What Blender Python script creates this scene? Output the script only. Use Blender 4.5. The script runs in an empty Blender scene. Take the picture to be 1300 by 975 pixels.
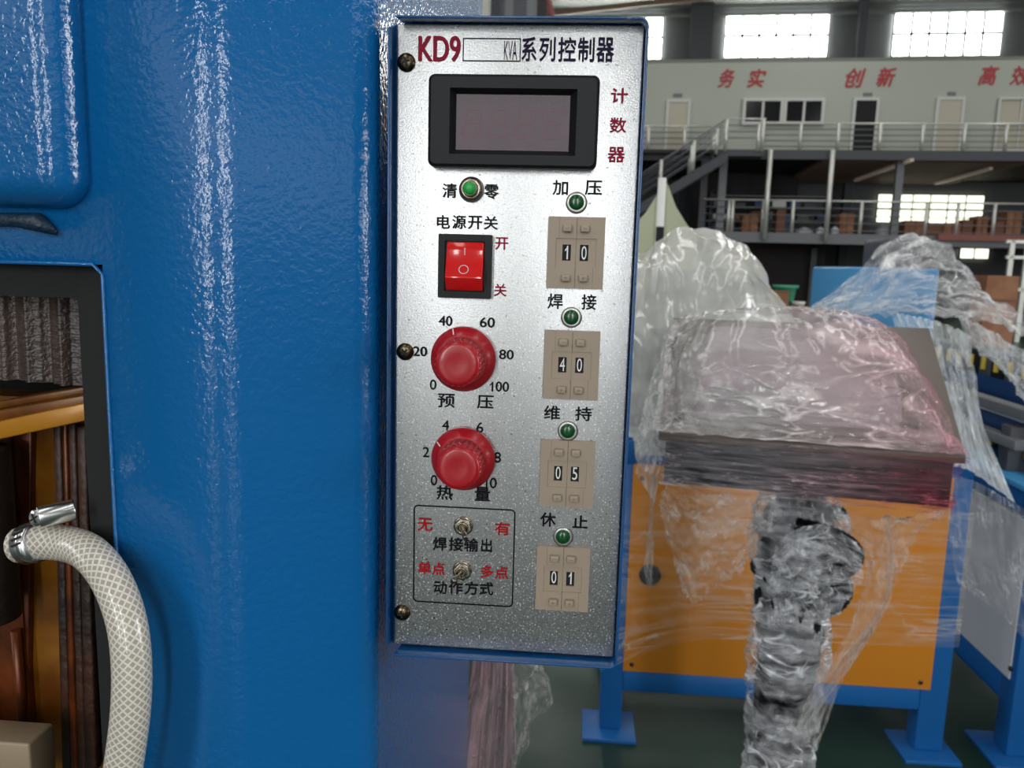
import bpy, bmesh, math, random
from mathutils import Vector, Matrix, noise
random.seed(7)
S = bpy.context.scene
COL = S.collection
# ------------------------------------------------------------------ camera
F = 1000.0                                   # focal length in pixels of the 1300 x 975 frame
RP = ((0.99682118, -0.02712347, 0.07491230), (0.03796135, 0.98836677, -0.14727548), (-0.07004620, 0.14965109, 0.98625457))
Z0 = 1.60                                    # top edge of the control plate above the floor
CAM = Vector((0.07916972, -0.3543213, Z0 - 0.1015198))
cam = bpy.data.objects.new('camera', bpy.data.cameras.new('camera')); COL.objects.link(cam)
_r, _d, _f = [Vector((a, c, -b)) for a, b, c in RP]
cam.matrix_world = Matrix(((_r.x, -_d.x, -_f.x, CAM.x), (_r.y, -_d.y, -_f.y, CAM.y), (_r.z, -_d.z, -_f.z, CAM.z), (0, 0, 0, 1)))
cam.data.sensor_width = 36; cam.data.lens = 36 * F / 1300
cam.data.clip_start = 0.02; cam.data.clip_end = 200
cam.data.dof.use_dof = True; cam.data.dof.focus_distance = 0.37; cam.data.dof.aperture_fstop = 21
S.camera = cam
# ------------------------------------------------------------------ world, lights, exposure
S.view_settings.view_transform = 'Standard'; S.view_settings.look = 'None'; S.view_settings.gamma = 1
S.view_settings.exposure = -0.08
w = bpy.data.worlds.new('World'); S.world = w; w.use_nodes = True
w.node_tree.nodes['Background'].inputs[0].default_value = (0.75, 0.86, 1, 1)
w.node_tree.nodes['Background'].inputs[1].default_value = 1.0
TH = math.radians(-4.2)                      # the hall stands turned a little against the machine
U = Vector((math.cos(TH), math.sin(TH), 0)); V = Vector((-math.sin(TH), math.cos(TH), 0))
def B(u, v, z): return U * u + V * v + Vector((0, 0, z))
def area(name, loc, direction, sx, sy, radiance, col=(1, 1, 1)):
    l = bpy.data.lights.new(name, 'AREA'); l.shape = 'RECTANGLE'; l.size = sx; l.size_y = sy
    l.energy = radiance * math.pi * sx * sy; l.color = col
    o = bpy.data.objects.new(name, l); COL.objects.link(o)
    o.location = loc; o.rotation_euler = Vector(direction).to_track_quat('-Z', 'Y').to_euler()
    return o
HALL = dict(u0=-16, u1=24, v0=-13, v1=36, z=12.5)
for k, u in enumerate((-11, -2.5, 6, 14.5)):                      # translucent skylight strips in the roof
    area('skylight', B(u, 9, HALL['z'] - .15), (0, 0, -1), 1.8, 40, 3.6, (1, .99, .97)).rotation_euler = (0, 0, TH)
area('window_daylight_front', B(2, HALL['v0'] + .15, 5.2), V, 28, 4.0, .72, (.97, .99, 1))
area('window_daylight_left', B(HALL['u0'] + .15, 0, 4.4), U, 16, 2.4, 5.0, (.95, .98, 1))
area('window_daylight_right', B(HALL['u1'] - .15, 4, 4.4), -U, 22, 2.4, 5.0, (.95, .98, 1))

# two tall open gates behind the photographer and one in the right wall
for u, wd in ((-3.1, .9), (3.1, .9)):
    area('gate_daylight', B(u, -12.7, 4.6), V, wd, 8.4, 19.0, (.97, .99, 1))
area('gate_daylight', B(23.8, 3.0, 4.6), -U, 4.5, 8.6, 11.0, (.97, .99, 1))
# ------------------------------------------------------------------ pixel -> world on a real plane
def ray(px, py):
    c = ((px - 650) / F, (py - 487.5) / F, 1.0)
    a = [sum(RP[k][i] * c[k] for k in range(3)) for i in range(3)]
    return Vector((a[0], a[2], -a[1]))
def aty(px, py, Y): d = ray(px, py); return CAM + d * ((Y - CAM.y) / d.y)
def atx(px, py, X): d = ray(px, py); return CAM + d * ((X - CAM.x) / d.x)
def atz(px, py, Z): d = ray(px, py); return CAM + d * ((Z - CAM.z) / d.z)
def atv(px, py, D):
    d = ray(px, py); p = CAM + d * ((D - CAM.dot(V)) / d.dot(V)); return p.dot(U), p.z

# ------------------------------------------------------------------ materials
def lin(c):
    return tuple((x / 255 / 12.92 if x / 255 <= .04045 else ((x / 255 + .055) / 1.055) ** 2.4) for x in c) + (1,)
MATS = {}
def mat(name, rgb, rough=.5, metal=0, bump=None, var=None, rv=None, **kw):
    """bump=(scale, strength, distance); var=(rgb2, scale, lo, hi) mottling; rv=(scale, lo, hi) roughness variation"""
    m = bpy.data.materials.new(name); m.use_nodes = True; MATS[name] = m
    nt = m.node_tree; N = nt.nodes; L = nt.links; p = N['Principled BSDF']
    p.inputs['Base Color'].default_value = lin(rgb); p.inputs['Roughness'].default_value = rough; p.inputs['Metallic'].default_value = metal
    tc = N.new('ShaderNodeTexCoord')
    def nz(sc, det=3, st=None):
        n = N.new('ShaderNodeTexNoise'); n.inputs['Scale'].default_value = sc; n.inputs['Detail'].default_value = det
        if st:
            mp = N.new('ShaderNodeMapping'); mp.inputs['Scale'].default_value = st; L.new(tc.outputs['Object'], mp.inputs[0]); L.new(mp.outputs[0], n.inputs['Vector'])
        else: L.new(tc.outputs['Object'], n.inputs['Vector'])
        return n
    if bump:
        n = nz(bump[0], 2, bump[3] if len(bump) > 3 else None); b = N.new('ShaderNodeBump'); b.inputs['Strength'].default_value = bump[1]; b.inputs['Distance'].default_value = bump[2]
        L.new(n.outputs[0], b.inputs['Height']); L.new(b.outputs[0], p.inputs['Normal'])
    if var:
        n = nz(var[1], 4, var[4] if len(var) > 4 else None); r = N.new('ShaderNodeMapRange'); r.inputs[1].default_value = var[2]; r.inputs[2].default_value = var[3]
        mx = N.new('ShaderNodeMix'); mx.data_type = 'RGBA'; L.new(n.outputs[0], r.inputs[0]); L.new(r.outputs[0], mx.inputs[0])
        mx.inputs[6].default_value = lin(rgb); mx.inputs[7].default_value = lin(var[0]); L.new(mx.outputs[2], p.inputs['Base Color'])
    if rv:
        n = nz(rv[0], 3); r = N.new('ShaderNodeMapRange'); r.inputs[1].default_value = .35; r.inputs[2].default_value = .65; r.inputs[3].default_value = rv[1]; r.inputs[4].default_value = rv[2]
        L.new(n.outputs[0], r.inputs[0]); L.new(r.outputs[0], p.inputs['Roughness'])
    for k, v in kw.items(): p.inputs[k.replace('_', ' ')].default_value = v
    return m
def emit(name, rgb, s):
    m = mat(name, rgb, .5); p = m.node_tree.nodes['Principled BSDF']
    p.inputs['Emission Color'].default_value = lin(rgb); p.inputs['Emission Strength'].default_value = s; return m
# hammered blue machine paint: orange peel of two sizes
blue = mat('blue_enamel', (14, 97, 160), .13, 0, rv=(60, .10, .17), Specular_IOR_Level=.5)
def _peel(m, s1, d1, s2, d2):
    nt = m.node_tree; N = nt.nodes; L = nt.links; tc = N.new('ShaderNodeTexCoord')
    b0 = None
    for sc, ds in ((s1, d1), (s2, d2)):
        n = N.new('ShaderNodeTexNoise'); n.inputs['Scale'].default_value = sc; n.inputs['Detail'].default_value = 1.5
        b = N.new('ShaderNodeBump'); b.inputs['Strength'].default_value = 1; b.inputs['Distance'].default_value = ds
        L.new(tc.outputs['Object'], n.inputs['Vector']); L.new(n.outputs[0], b.inputs['Height'])
        if b0: L.new(b0.outputs[0], b.inputs['Normal'])
        b0 = b
    L.new(b0.outputs[0], N['Principled BSDF'].inputs['Normal'])
blue_side = mat('blue_enamel_coarse', (14, 97, 160), .12, 0, Specular_IOR_Level=.85)
_peel(blue, 300, .00034, 760, .00013)
_peel(blue_side, 420, .0009, 900, .0002)
box_blue = mat('blue_box_paint', (14, 76, 132), .26, 0, (300, .3, .0005), var=((96, 110, 130), 260, .70, .74))
frame_blue = mat('blue_frame_paint', (18, 90, 156), .38, 0, (40, .1, .002))
pale_blue = mat('light_blue_paint', (70, 150, 205), .4)
dark_blue = mat('dark_blue_part', (20, 60, 110), .4)
orange = mat('orange_paint', (200, 126, 36), .32, 0, (30, .05, .001))
black = mat('black_plastic', (20, 21, 24), .5, 0, (500, .12, .0004), Specular_IOR_Level=.25)
black_m = mat('black_matte', (14, 14, 15), .75)
black_g = mat('black_gloss', (16, 16, 18), .2)
ink = mat('black_ink', (14, 13, 20), .6, Specular_IOR_Level=.15); crimson = mat('crimson_ink', (140, 16, 48), .6, Specular_IOR_Level=.15); red_ink = mat('red_ink', (166, 18, 28), .6, Specular_IOR_Level=.15); navy = mat('navy_ink', (26, 14, 52), .6, Specular_IOR_Level=.15)
white_ink = mat('white_ink', (235, 235, 235), .5); grey_ink = mat('grey_ink', (205, 190, 190), .5)
red_pl = mat('red_plastic', (168, 16, 30), .3, Subsurface_Weight=.0, Coat_Weight=.2)
red_tr = mat('translucent_red_plastic', (214, 22, 24), .14, Coat_Weight=.6, Coat_Roughness=.08)
green_btn = mat('green_plastic', (30, 160, 66), .35)
green_led = mat('green_led_lens', (8, 74, 34), .22, Coat_Weight=.3)
beige = mat('beige_plastic', (158, 142, 124), .5, 0, (700, .1, .0003))
beige_d = mat('beige_plastic_groove', (120, 106, 92), .6)
nickel = mat('nickel', (150, 140, 126), .24, 1)
chrome = mat('steel_bright', (215, 215, 215), .25, 1)
rail_st = mat('stainless_rail', (222, 222, 214), .35, .5)
brass = mat('dark_brass', (120, 104, 78), .26, 1, (300, .25, .0008), var=((60, 56, 50), 160, .4, .6))
rubber = mat('black_rubber', (12, 12, 13), .8, 0, (200, .4, .001))
screen = mat('smoked_screen', (84, 64, 74), .4, 0, (900, .25, .0002), var=((78, 60, 70), 90, .4, .6))
seg = mat('unlit_segment', (100, 62, 74), .45)
copper = mat('varnished_copper', (120, 58, 22), .32, .35, (60, .2, .002), var=((60, 26, 12), 40, .35, .65))
amber = mat('amber_resin', (150, 98, 24), .3, .1, (50, .2, .002), var=((96, 52, 12), 26, .35, .65))
brownv = mat('brown_insulation', (66, 38, 26), .5, 0, (140, .5, .003), var=((34, 20, 14), 120, .4, .6, (1, 1, .15)))
pleat = mat('brown_pleated_pad', (76, 60, 54), .34, 0, (500, .8, .001, (.3, 1, 1)), var=((52, 40, 38), 70, .4, .6, (1, 1, .1)))
tanblk = mat('tan_block', (150, 132, 108), .5, .3, (300, .2, .0005))
floor_g = mat('green_floor_paint', (32, 58, 46), .4, 0, (8, .12, .004), var=((25, 46, 36), 2.2, .35, .65), rv=(3, .28, .45))
wall_grey = mat('grey_cladding', (104, 106, 108), .7, 0, (3, .2, .01))
wall_white = mat('office_white', (178, 182, 170), .75)
roofm = mat('roof_sheet', (120, 122, 120), .7)
steel_d = mat('dark_steel', (70, 72, 78), .55)
steel_l = mat('grey_steel', (112, 114, 118), .5)
doorw = mat('cream_door', (188, 182, 164), .55); framew = mat('white_frame', (205, 205, 200), .5)
darkglass = mat('dark_glass', (18, 18, 22), .12)
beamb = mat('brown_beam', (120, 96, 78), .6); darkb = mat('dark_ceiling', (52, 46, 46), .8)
card = mat('cardboard', (158, 112, 82), .8, 0, None, ((138, 94, 66), 3, .4, .6)); card2 = mat('cardboard_dark', (124, 86, 66), .8)
deckw = mat('brown_deck', (118, 78, 60), .7); tarp = mat('red_brown_tarp', (140, 84, 72), .6)
teal = mat('teal_plastic', (62, 150, 120), .4); whitep = mat('white_plastic', (216, 216, 212), .5); bagw = mat('white_bag', (190, 196, 200), .45, 0, (30, .8, .02))
greygl = mat('pale_green_guard', (176, 180, 150), .5)
palep = mat('pale_panel', (204, 206, 212), .4)
glow = emit('daylight_pane', (250, 255, 248), 12.0)
glow2 = emit('daylight_pane_low', (246, 252, 226), 1.9)
tube_e = emit('faint_glow_tube', (190, 175, 160), .12)  # pale tubes given a faint glow of their own
lens_y = mat('yellow_link_tab', (226, 196, 70), .5)
console_m = mat('console_dark_paint', (38, 36, 38), .45, 0, (80, .1, .001))
consolep = mat('console_rim_brown', (92, 80, 73), .4)
padm = mat('foam_packing', (172, 154, 160), .7); padp = mat('foam_packing_pink', (196, 150, 162), .7)
# galvanised sheet with spangle
def plate_mat():
    m = mat('galvanised_plate', (176, 177, 178), .33, .92); nt = m.node_tree; N = nt.nodes; L = nt.links; p = N['Principled BSDF']
    tc = N.new('ShaderNodeTexCoord')
    vo = N.new('ShaderNodeTexVoronoi'); vo.inputs['Scale'].default_value = 900; L.new(tc.outputs['Object'], vo.inputs['Vector'])
    n = N.new('ShaderNodeTexNoise'); n.inputs['Scale'].default_value = 1400; n.inputs['Detail'].default_value = 3; L.new(tc.outputs['Object'], n.inputs['Vector'])
    n2 = N.new('ShaderNodeTexNoise'); n2.inputs['Scale'].default_value = 1350; n2.inputs['Detail'].default_value = 2; L.new(tc.outputs['Object'], n2.inputs['Vector'])
    r = N.new('ShaderNodeMapRange'); r.inputs[1].default_value = .605; r.inputs[2].default_value = .68; r.inputs[3].default_value = .94; r.inputs[4].default_value = .0
    L.new(n2.outputs[0], r.inputs[0]); L.new(r.outputs[0], p.inputs['Metallic'])     # worn spangle flecks: bare pale zinc grains
    b = N.new('ShaderNodeBump'); b.inputs['Strength'].default_value = .5; b.inputs['Distance'].default_value = .00014; L.new(n.outputs[0], b.inputs['Height'])
    L.new(b.outputs[0], p.inputs['Normal'])
    # fine dark pits
    n3 = N.new('ShaderNodeTexNoise'); n3.inputs['Scale'].default_value = 900; n3.inputs['Detail'].default_value = 2; L.new(tc.outputs['Object'], n3.inputs['Vector'])
    r3 = N.new('ShaderNodeMapRange'); r3.inputs[1].default_value = .27; r3.inputs[2].default_value = .33; L.new(n3.outputs[0], r3.inputs[0])
    mx = N.new('ShaderNodeMix'); mx.data_type = 'RGBA'; L.new(r3.outputs[0], mx.inputs[0]); mx.inputs[6].default_value = lin((96, 94, 92)); mx.inputs[7].default_value = lin((176, 177, 178))
    mz = N.new('ShaderNodeMix'); mz.data_type = 'RGBA'; L.new(r.outputs[0], mz.inputs[0]); mz.inputs[6].default_value = lin((236, 236, 234)); L.new(mx.outputs[2], mz.inputs[7]); L.new(mz.outputs[2], p.inputs['Base Color'])
    return m
plate_m = plate_mat()
# stretch film: clear film whose folds and overlapped layers are whiter; highlights along creases painted white
def film_mat(name, tint, lo, hi, su=3, sv=40, col2=None, rough=.11, bs=1.0, ang=0.0, crease_glint=.6):
    m = bpy.data.materials.new(name); m.use_nodes = True; nt = m.node_tree; N = nt.nodes; L = nt.links
    p = N['Principled BSDF']; p.inputs['Base Color'].default_value = lin(tint); p.inputs['Roughness'].default_value = rough; p.inputs['Specular IOR Level'].default_value = .9
    out = N['Material Output']
    tr = N.new('ShaderNodeBsdfTransparent'); mx = N.new('ShaderNodeMixShader')
    uv = N.new('ShaderNodeTexCoord')
    def chain(scu, scv, sc, det, rot):
        mp = N.new('ShaderNodeMapping'); mp.inputs['Scale'].default_value = (scu, scv, 1); mp.inputs['Rotation'].default_value = (0, 0, rot)
        L.new(uv.outputs['UV'], mp.inputs[0]); n = N.new('ShaderNodeTexNoise'); n.inputs['Scale'].default_value = sc; n.inputs['Detail'].default_value = det; n.inputs['Distortion'].default_value = .6
        L.new(mp.outputs[0], n.inputs['Vector']); return n
    a = chain(su, sv, 1.0, 5, ang); b2 = chain(9, 9, 1.0, 3, 0)
    ad = N.new('ShaderNodeMath'); ad.operation = 'MULTIPLY_ADD'; ad.inputs[1].default_value = .6; L.new(a.outputs[0], ad.inputs[0])
    h = N.new('ShaderNodeMath'); h.operation = 'MULTIPLY'; h.inputs[1].default_value = .4; L.new(b2.outputs[0], h.inputs[0]); L.new(h.outputs[0], ad.inputs[2])
    r = N.new('ShaderNodeMapRange'); r.inputs[1].default_value = .38; r.inputs[2].default_value = .64; r.inputs[3].default_value = lo; r.inputs[4].default_value = hi
    L.new(ad.outputs[0], r.inputs[0])
    # streak highlights of the creases, put into the opacity as thin white lines
    acc = None
    for (scu, scv, rt) in ((su * .7, sv * .28, ang + .25), (su * 1.0, sv * .5, ang - .35), (5, 7, .9)):
        c = chain(scu, scv, 1.0, 2, rt); sb = N.new('ShaderNodeMath'); sb.operation = 'SUBTRACT'; sb.inputs[1].default_value = .5; L.new(c.outputs[0], sb.inputs[0])
        av = N.new('ShaderNodeMath'); av.operation = 'ABSOLUTE'; L.new(sb.outputs[0], av.inputs[0])
        cr_ = N.new('ShaderNodeMapRange'); cr_.inputs[1].default_value = .0; cr_.inputs[2].default_value = .022; cr_.inputs[3].default_value = crease_glint; cr_.inputs[4].default_value = 0; L.new(av.outputs[0], cr_.inputs[0])
        if acc:
            m2_ = N.new('ShaderNodeMath'); m2_.operation = 'MAXIMUM'; L.new(acc.outputs[0], m2_.inputs[0]); L.new(cr_.outputs[0], m2_.inputs[1]); acc = m2_
        else: acc = cr_
    # painted streaks only show in places
    pt = chain(3, 3, 1.0, 2, 0); pr_ = N.new('ShaderNodeMapRange'); pr_.inputs[1].default_value = .42; pr_.inputs[2].default_value = .58; L.new(pt.outputs[0], pr_.inputs[0])
    ml = N.new('ShaderNodeMath'); ml.operation = 'MULTIPLY'; L.new(acc.outputs[0], ml.inputs[0]); L.new(pr_.outputs[0], ml.inputs[1])
    sm_ = N.new('ShaderNodeMath'); sm_.operation = 'ADD'; sm_.use_clamp = True; L.new(r.outputs[0], sm_.inputs[0]); L.new(ml.outputs[0], sm_.inputs[1]); r = sm_
    hb_ = N.new('ShaderNodeMath'); hb_.operation = 'MULTIPLY_ADD'; hb_.inputs[1].default_value = .35; L.new(ml.outputs[0], hb_.inputs[0]); L.new(ad.outputs[0], hb_.inputs[2]); ad = hb_
    bp = N.new('ShaderNodeBump'); bp.inputs['Strength'].default_value = bs; bp.inputs['Distance'].default_value = .012; L.new(ad.outputs[0], bp.inputs['Height']); L.new(bp.outputs[0], p.inputs['Normal'])
    L.new(r.outputs[0], mx.inputs[0]); L.new(tr.outputs[0], mx.inputs[1]); L.new(p.outputs[0], mx.inputs[2]); L.new(mx.outputs[0], out.inputs[0])
    if col2:
        g = N.new('ShaderNodeSeparateXYZ'); L.new(uv.outputs['UV'], g.inputs[0])
        cr = N.new('ShaderNodeMapRange'); cr.inputs[1].default_value = col2[1]; cr.inputs[2].default_value = col2[2]; L.new(g.outputs[0], cr.inputs[0])
        cm = N.new('ShaderNodeMix'); cm.data_type = 'RGBA'; L.new(cr.outputs[0], cm.inputs[0]); cm.inputs[6].default_value = lin(tint); cm.inputs[7].default_value = lin(col2[0]); L.new(cm.outputs[2], p.inputs['Base Color'])
    MATS[name] = m; return m
film_c = film_mat('clear_film', (226, 226, 226), .08, .6, 3, 10)
film_top = film_mat('film_many_layers', (214, 210, 208), .20, .62, 2.5, 11, ((196, 128, 142), .4, 1.0), crease_glint=.75, ang=.35)
film_front = film_mat('film_pink_streaks', (200, 190, 196), .0, .42, 3, 22, ((176, 70, 92), .35, .85), ang=.55, crease_glint=.65)
film_thin = film_mat('thin_film', (226, 218, 212), .03, .38, 3, 8, crease_glint=.45)
film_wht = film_mat('milky_film', (212, 212, 206), .62, .93, 1.6, 5, ang=-.6, crease_glint=.25, bs=.35)
film_blu = film_mat('bright_film', (214, 220, 224), .15, .7, 15, 1.8)
film_post = film_mat('wound_film', (232, 232, 236), .0, .55, 2.5, 12, ang=.7, crease_glint=.85)
film_pink = film_mat('pink_film', (206, 168, 176), .35, .8, 20, 1.2)
# braided clear hose
def hose_mat():
    m = mat('braided_hose', (206, 200, 188), .3, 0, Coat_Weight=.4); nt = m.node_tree; N = nt.nodes; L = nt.links; p = N['Principled BSDF']
    uv = N.new('ShaderNodeTexCoord'); sp = N.new('ShaderNodeSeparateXYZ'); L.new(uv.outputs['UV'], sp.inputs[0])
    acc = None
    for sg in (1, -1):
        a = N.new('ShaderNodeMath'); a.operation = 'MULTIPLY_ADD'; a.inputs[1].default_value = sg * 14; L.new(sp.outputs[0], a.inputs[0]); L.new(sp.outputs[1], a.inputs[2])
        f = N.new('ShaderNodeMath'); f.operation = 'FRACT'; L.new(a.outputs[0], f.inputs[0])
        c = N.new('ShaderNodeMath'); c.operation = 'LESS_THAN'; c.inputs[1].default_value = .3; L.new(f.outputs[0], c.inputs[0])
        if acc:
            mxn = N.new('ShaderNodeMath'); mxn.operation = 'MAXIMUM'; L.new(acc.outputs[0], mxn.inputs[0]); L.new(c.outputs[0], mxn.inputs[1]); acc = mxn
        else: acc = c
    mx = N.new('ShaderNodeMix'); mx.data_type = 'RGBA'; L.new(acc.outputs[0], mx.inputs[0]); mx.inputs[6].default_value = lin((166, 158, 146)); mx.inputs[7].default_value = lin((220, 214, 202)); L.new(mx.outputs[2], p.inputs['Base Color'])
    b = N.new('ShaderNodeBump'); b.inputs['Strength'].default_value = .5; b.inputs['Distance'].default_value = .0006; L.new(acc.outputs[0], b.inputs['Height']); L.new(b.outputs[0], p.inputs['Normal'])
    return m
hose_m = hose_mat()

# ------------------------------------------------------------------ mesh helpers
class MB:
    def __init__(s): s.v = []; s.f = []; s.uv = None; s.sm = []
    def add(s, vs, fs, smooth=False):
        o = len(s.v); s.v += [Vector(p) for p in vs]; s.f += [tuple(i + o for i in f) for f in fs]; s.sm += [smooth] * len(fs); return s
    def hexa(s, p):      # 8 points: bottom ring 0-3, top ring 4-7
        return s.add(p, [(3, 2, 1, 0), (4, 5, 6, 7), (0, 1, 5, 4), (1, 2, 6, 5), (2, 3, 7, 6), (3, 0, 4, 7)])
    def box(s, a, b, T=None):
        x0, y0, z0 = a; x1, y1, z1 = b
        x0, x1 = min(x0, x1), max(x0, x1); y0, y1 = min(y0, y1), max(y0, y1); z0, z1 = min(z0, z1), max(z0, z1)
        p = [(x0, y0, z0), (x1, y0, z0), (x1, y1, z0), (x0, y1, z0), (x0, y0, z1), (x1, y0, z1), (x1, y1, z1), (x0, y1, z1)]
        return s.hexa([T(*q) if T else q for q in p])
    def tube(s, pts, r, n=12, cap=True, uvs=False):
        pts = [Vector(p) for p in pts]; rs = r if isinstance(r, (list, tuple)) else [r] * len(pts)
        t0 = (pts[1] - pts[0]).normalized(); up = Vector((0, 0, 1)) if abs(t0.z) < .9 else Vector((0, 1, 0))
        a = t0.cross(up).normalized(); vs = []
        for i, p in enumerate(pts):
            t = ((pts[min(i + 1, len(pts) - 1)] - pts[max(i - 1, 0)])).normalized()
            a = (a - t * a.dot(t)).normalized(); b = t.cross(a)
            vs += [p + (a * math.cos(k * 2 * math.pi / n) + b * math.sin(k * 2 * math.pi / n)) * rs[i] for k in range(n)]
        fs = [(i * n + k, i * n + (k + 1) % n, (i + 1) * n + (k + 1) % n, (i + 1) * n + k) for i in range(len(pts) - 1) for k in range(n)]
        s.add(vs, fs, True)
        if cap: s.add([], []); o = len(s.v) - len(vs); s.f += [tuple(o + k for k in range(n))[::-1], tuple(o + (len(pts) - 1) * n + k for k in range(n))]; s.sm += [False, False]
        return s
    def bar(s, a, b, w, h=None, side=None):      # rectangular bar from a to b
        a = Vector(a); b = Vector(b); h = h or w; t = (b - a).normalized()
        sd = Vector(side) if side else (t.cross(Vector((0, 0, 1))) if abs(t.z) < .95 else Vector((1, 0, 0)))
        sd = (sd - t * sd.dot(t)).normalized(); u = sd.cross(t).normalized()
        return s.hexa([a - sd * w / 2 - u * h / 2, a + sd * w / 2 - u * h / 2, b + sd * w / 2 - u * h / 2, b - sd * w / 2 - u * h / 2,
                       a - sd * w / 2 + u * h / 2, a + sd * w / 2 + u * h / 2, b + sd * w / 2 + u * h / 2, b - sd * w / 2 + u * h / 2])
    def lathe(s, c, axis, prof, n=32, wob=None):   # prof: (h, r) along axis
        c = Vector(c); ax = Vector(axis).normalized(); a = ax.orthogonal().normalized(); b = ax.cross(a); vs = []
        for i, (h, r) in enumerate(prof):
            for k in range(n):
                rr = r * (wob(i, k) if wob else 1)
                vs.append(c + ax * h + (a * math.cos(k * 2 * math.pi / n) + b * math.sin(k * 2 * math.pi / n)) * rr)
        m = len(prof); fs = [(i * n + k, i * n + (k + 1) % n, (i + 1) * n + (k + 1) % n, (i + 1) * n + k) for i in range(m - 1) for k in range(n)]
        s.add(vs, fs, True); o = len(s.v) - len(vs)
        s.f += [tuple(o + k for k in range(n))[::-1], tuple(o + (m - 1) * n + k for k in range(n))]; s.sm += [False, False]
        return s
    def prism(s, poly, f0, f1):      # poly of 2D, f0/f1 map (a,b)->3D
        n = len(poly); return s.add([f0(*p) for p in poly] + [f1(*p) for p in poly], [tuple(range(n))[::-1], tuple(range(n, 2 * n))] + [(i, (i + 1) % n, n + (i + 1) % n, n + i) for i in range(n)])
    def build(s, name, m, parent=None, bevel=0, seg_=2, label=None, cat=None, group=None, kind=None, sub=0, weld=True):
        me = bpy.data.meshes.new(name); vs = s.v
        lo = Vector([min(p[i] for p in vs) for i in range(3)]); hi = Vector([max(p[i] for p in vs) for i in range(3)]); c = (lo + hi) / 2
        me.from_pydata([p - c for p in vs], [], s.f); me.materials.append(m)
        me.polygons.foreach_set('use_smooth', s.sm)
        if s.uv:
            ul = me.uv_layers.new(name='UVMap')
            for lp in me.loops: ul.data[lp.index].uv = s.uv[lp.vertex_index]
        bm = bmesh.new(); bm.from_mesh(me)
        bmesh.ops.recalc_face_normals(bm, faces=bm.faces); 
        if bevel:
            bmesh.ops.remove_doubles(bm, verts=bm.verts, dist=1e-6)
            es = [e for e in bm.edges if len(e.link_faces) == 2 and e.calc_face_angle(0) > .5]
            bmesh.ops.bevel(bm, geom=es, offset=bevel, segments=seg_, profile=.5, affect='EDGES', clamp_overlap=True)
            for f in bm.faces: f.smooth = True
        bm.to_mesh(me); bm.free()
        if bevel:
            try: me.set_sharp_from_angle(angle=math.radians(50))
            except Exception: pass
        o = bpy.data.objects.new(name, me); COL.objects.link(o)
        put(o, c, parent)
        tag(o, label, cat, group, kind); return o
WL = {}
def put(o, c, parent):
    WL[o.name] = Vector(c)
    if parent: o.parent = parent; o.location = Vector(c) - WL[parent.name]
    else: o.location = c
def tag(o, label=None, cat=None, group=None, kind=None):
    for k, v in (('label', label), ('category', cat), ('group', group), ('kind', kind)):
        if v: o[k] = v
    return o
def thing(name, label, cat, c, group=None):
    o = bpy.data.objects.new(name, None); o.empty_display_size = .05; COL.objects.link(o); put(o, c, None); return tag(o, label, cat, group)
def part(name, label=None, parent=None, c=(0, 0, 0)):
    o = bpy.data.objects.new(name, None); COL.objects.link(o); put(o, c, parent); return tag(o, label)
def rrect(x0, z0, x1, z1, r, n=5, corners=(1, 1, 1, 1)):     # counter-clockwise from bottom-left
    P = []
    for (cx, cz, a0, on) in ((x0 + r, z0 + r, 180, corners[0]), (x1 - r, z0 + r, 270, corners[1]), (x1 - r, z1 - r, 0, corners[2]), (x0 + r, z1 - r, 90, corners[3])):
        if on: P += [(cx + r * math.cos(math.radians(a0 + 90 * k / n)), cz + r * math.sin(math.radians(a0 + 90 * k / n))) for k in range(n + 1)]
        else: P.append(({180: x0, 270: x1, 0: x1, 90: x0}[a0], {180: z0, 270: z0, 0: z1, 90: z1}[a0]))
    return P
def ring(mb, outer, inner, y0, y1):       # flat frame between two equal-length loops, extruded y0(front)..y1(back)
    n = len(outer); vs = [(x, y0, z) for x, z in outer] + [(x, y0, z) for x, z in inner] + [(x, y1, z) for x, z in outer] + [(x, y1, z) for x, z in inner]
    fs = []
    for i in range(n):
        j = (i + 1) % n
        fs += [(i, j, n + j, n + i), (2 * n + i, 3 * n + i, 3 * n + j, 2 * n + j), (i, 2 * n + i, 2 * n + j, j), (n + i, n + j, 3 * n + j, 3 * n + i)]
    return mb.add(vs, fs)

# ================================================================== THE HALL (structure)
def struct(name, mb, m, **k): return mb.build(name, m, kind='structure', **k)
H = HALL
struct('floor', MB().box((H['u0'], H['v0'], -.2), (H['u1'], H['v1'], 0), B), floor_g)
struct('ceiling', MB().box((H['u0'], H['v0'], H['z']), (H['u1'], H['v1'], H['z'] + .2), B), roofm)
struct('wall_left', MB().box((H['u0'] - .2, H['v0'], 0), (H['u0'], H['v1'], H['z']), B), wall_grey)
struct('wall_right', MB().box((H['u1'], H['v0'], 0), (H['u1'] + .2, H['v1'], H['z']), B), wall_grey)
struct('wall_front', MB().box((H['u0'], H['v0'] - .2, 0), (H['u1'], H['v0'], H['z']), B), wall_white)
struct('wall_back', MB().box((H['u0'], H['v1'], 0), (H['u1'], H['v1'] + .2, H['z']), B), wall_grey)
DW = 35.9
def bgquad(px0, py0, px1, py1, D):
    pm = ((px0 + px1) / 2, (py0 + py1) / 2)
    u0 = atv(px0, pm[1], D)[0]; u1 = atv(px1, pm[1], D)[0]; z1 = atv(pm[0], py0, D)[1]; z0 = atv(pm[0], py1, D)[1]
    return u0, u1, z0, z1
nwin = [0]
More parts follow.
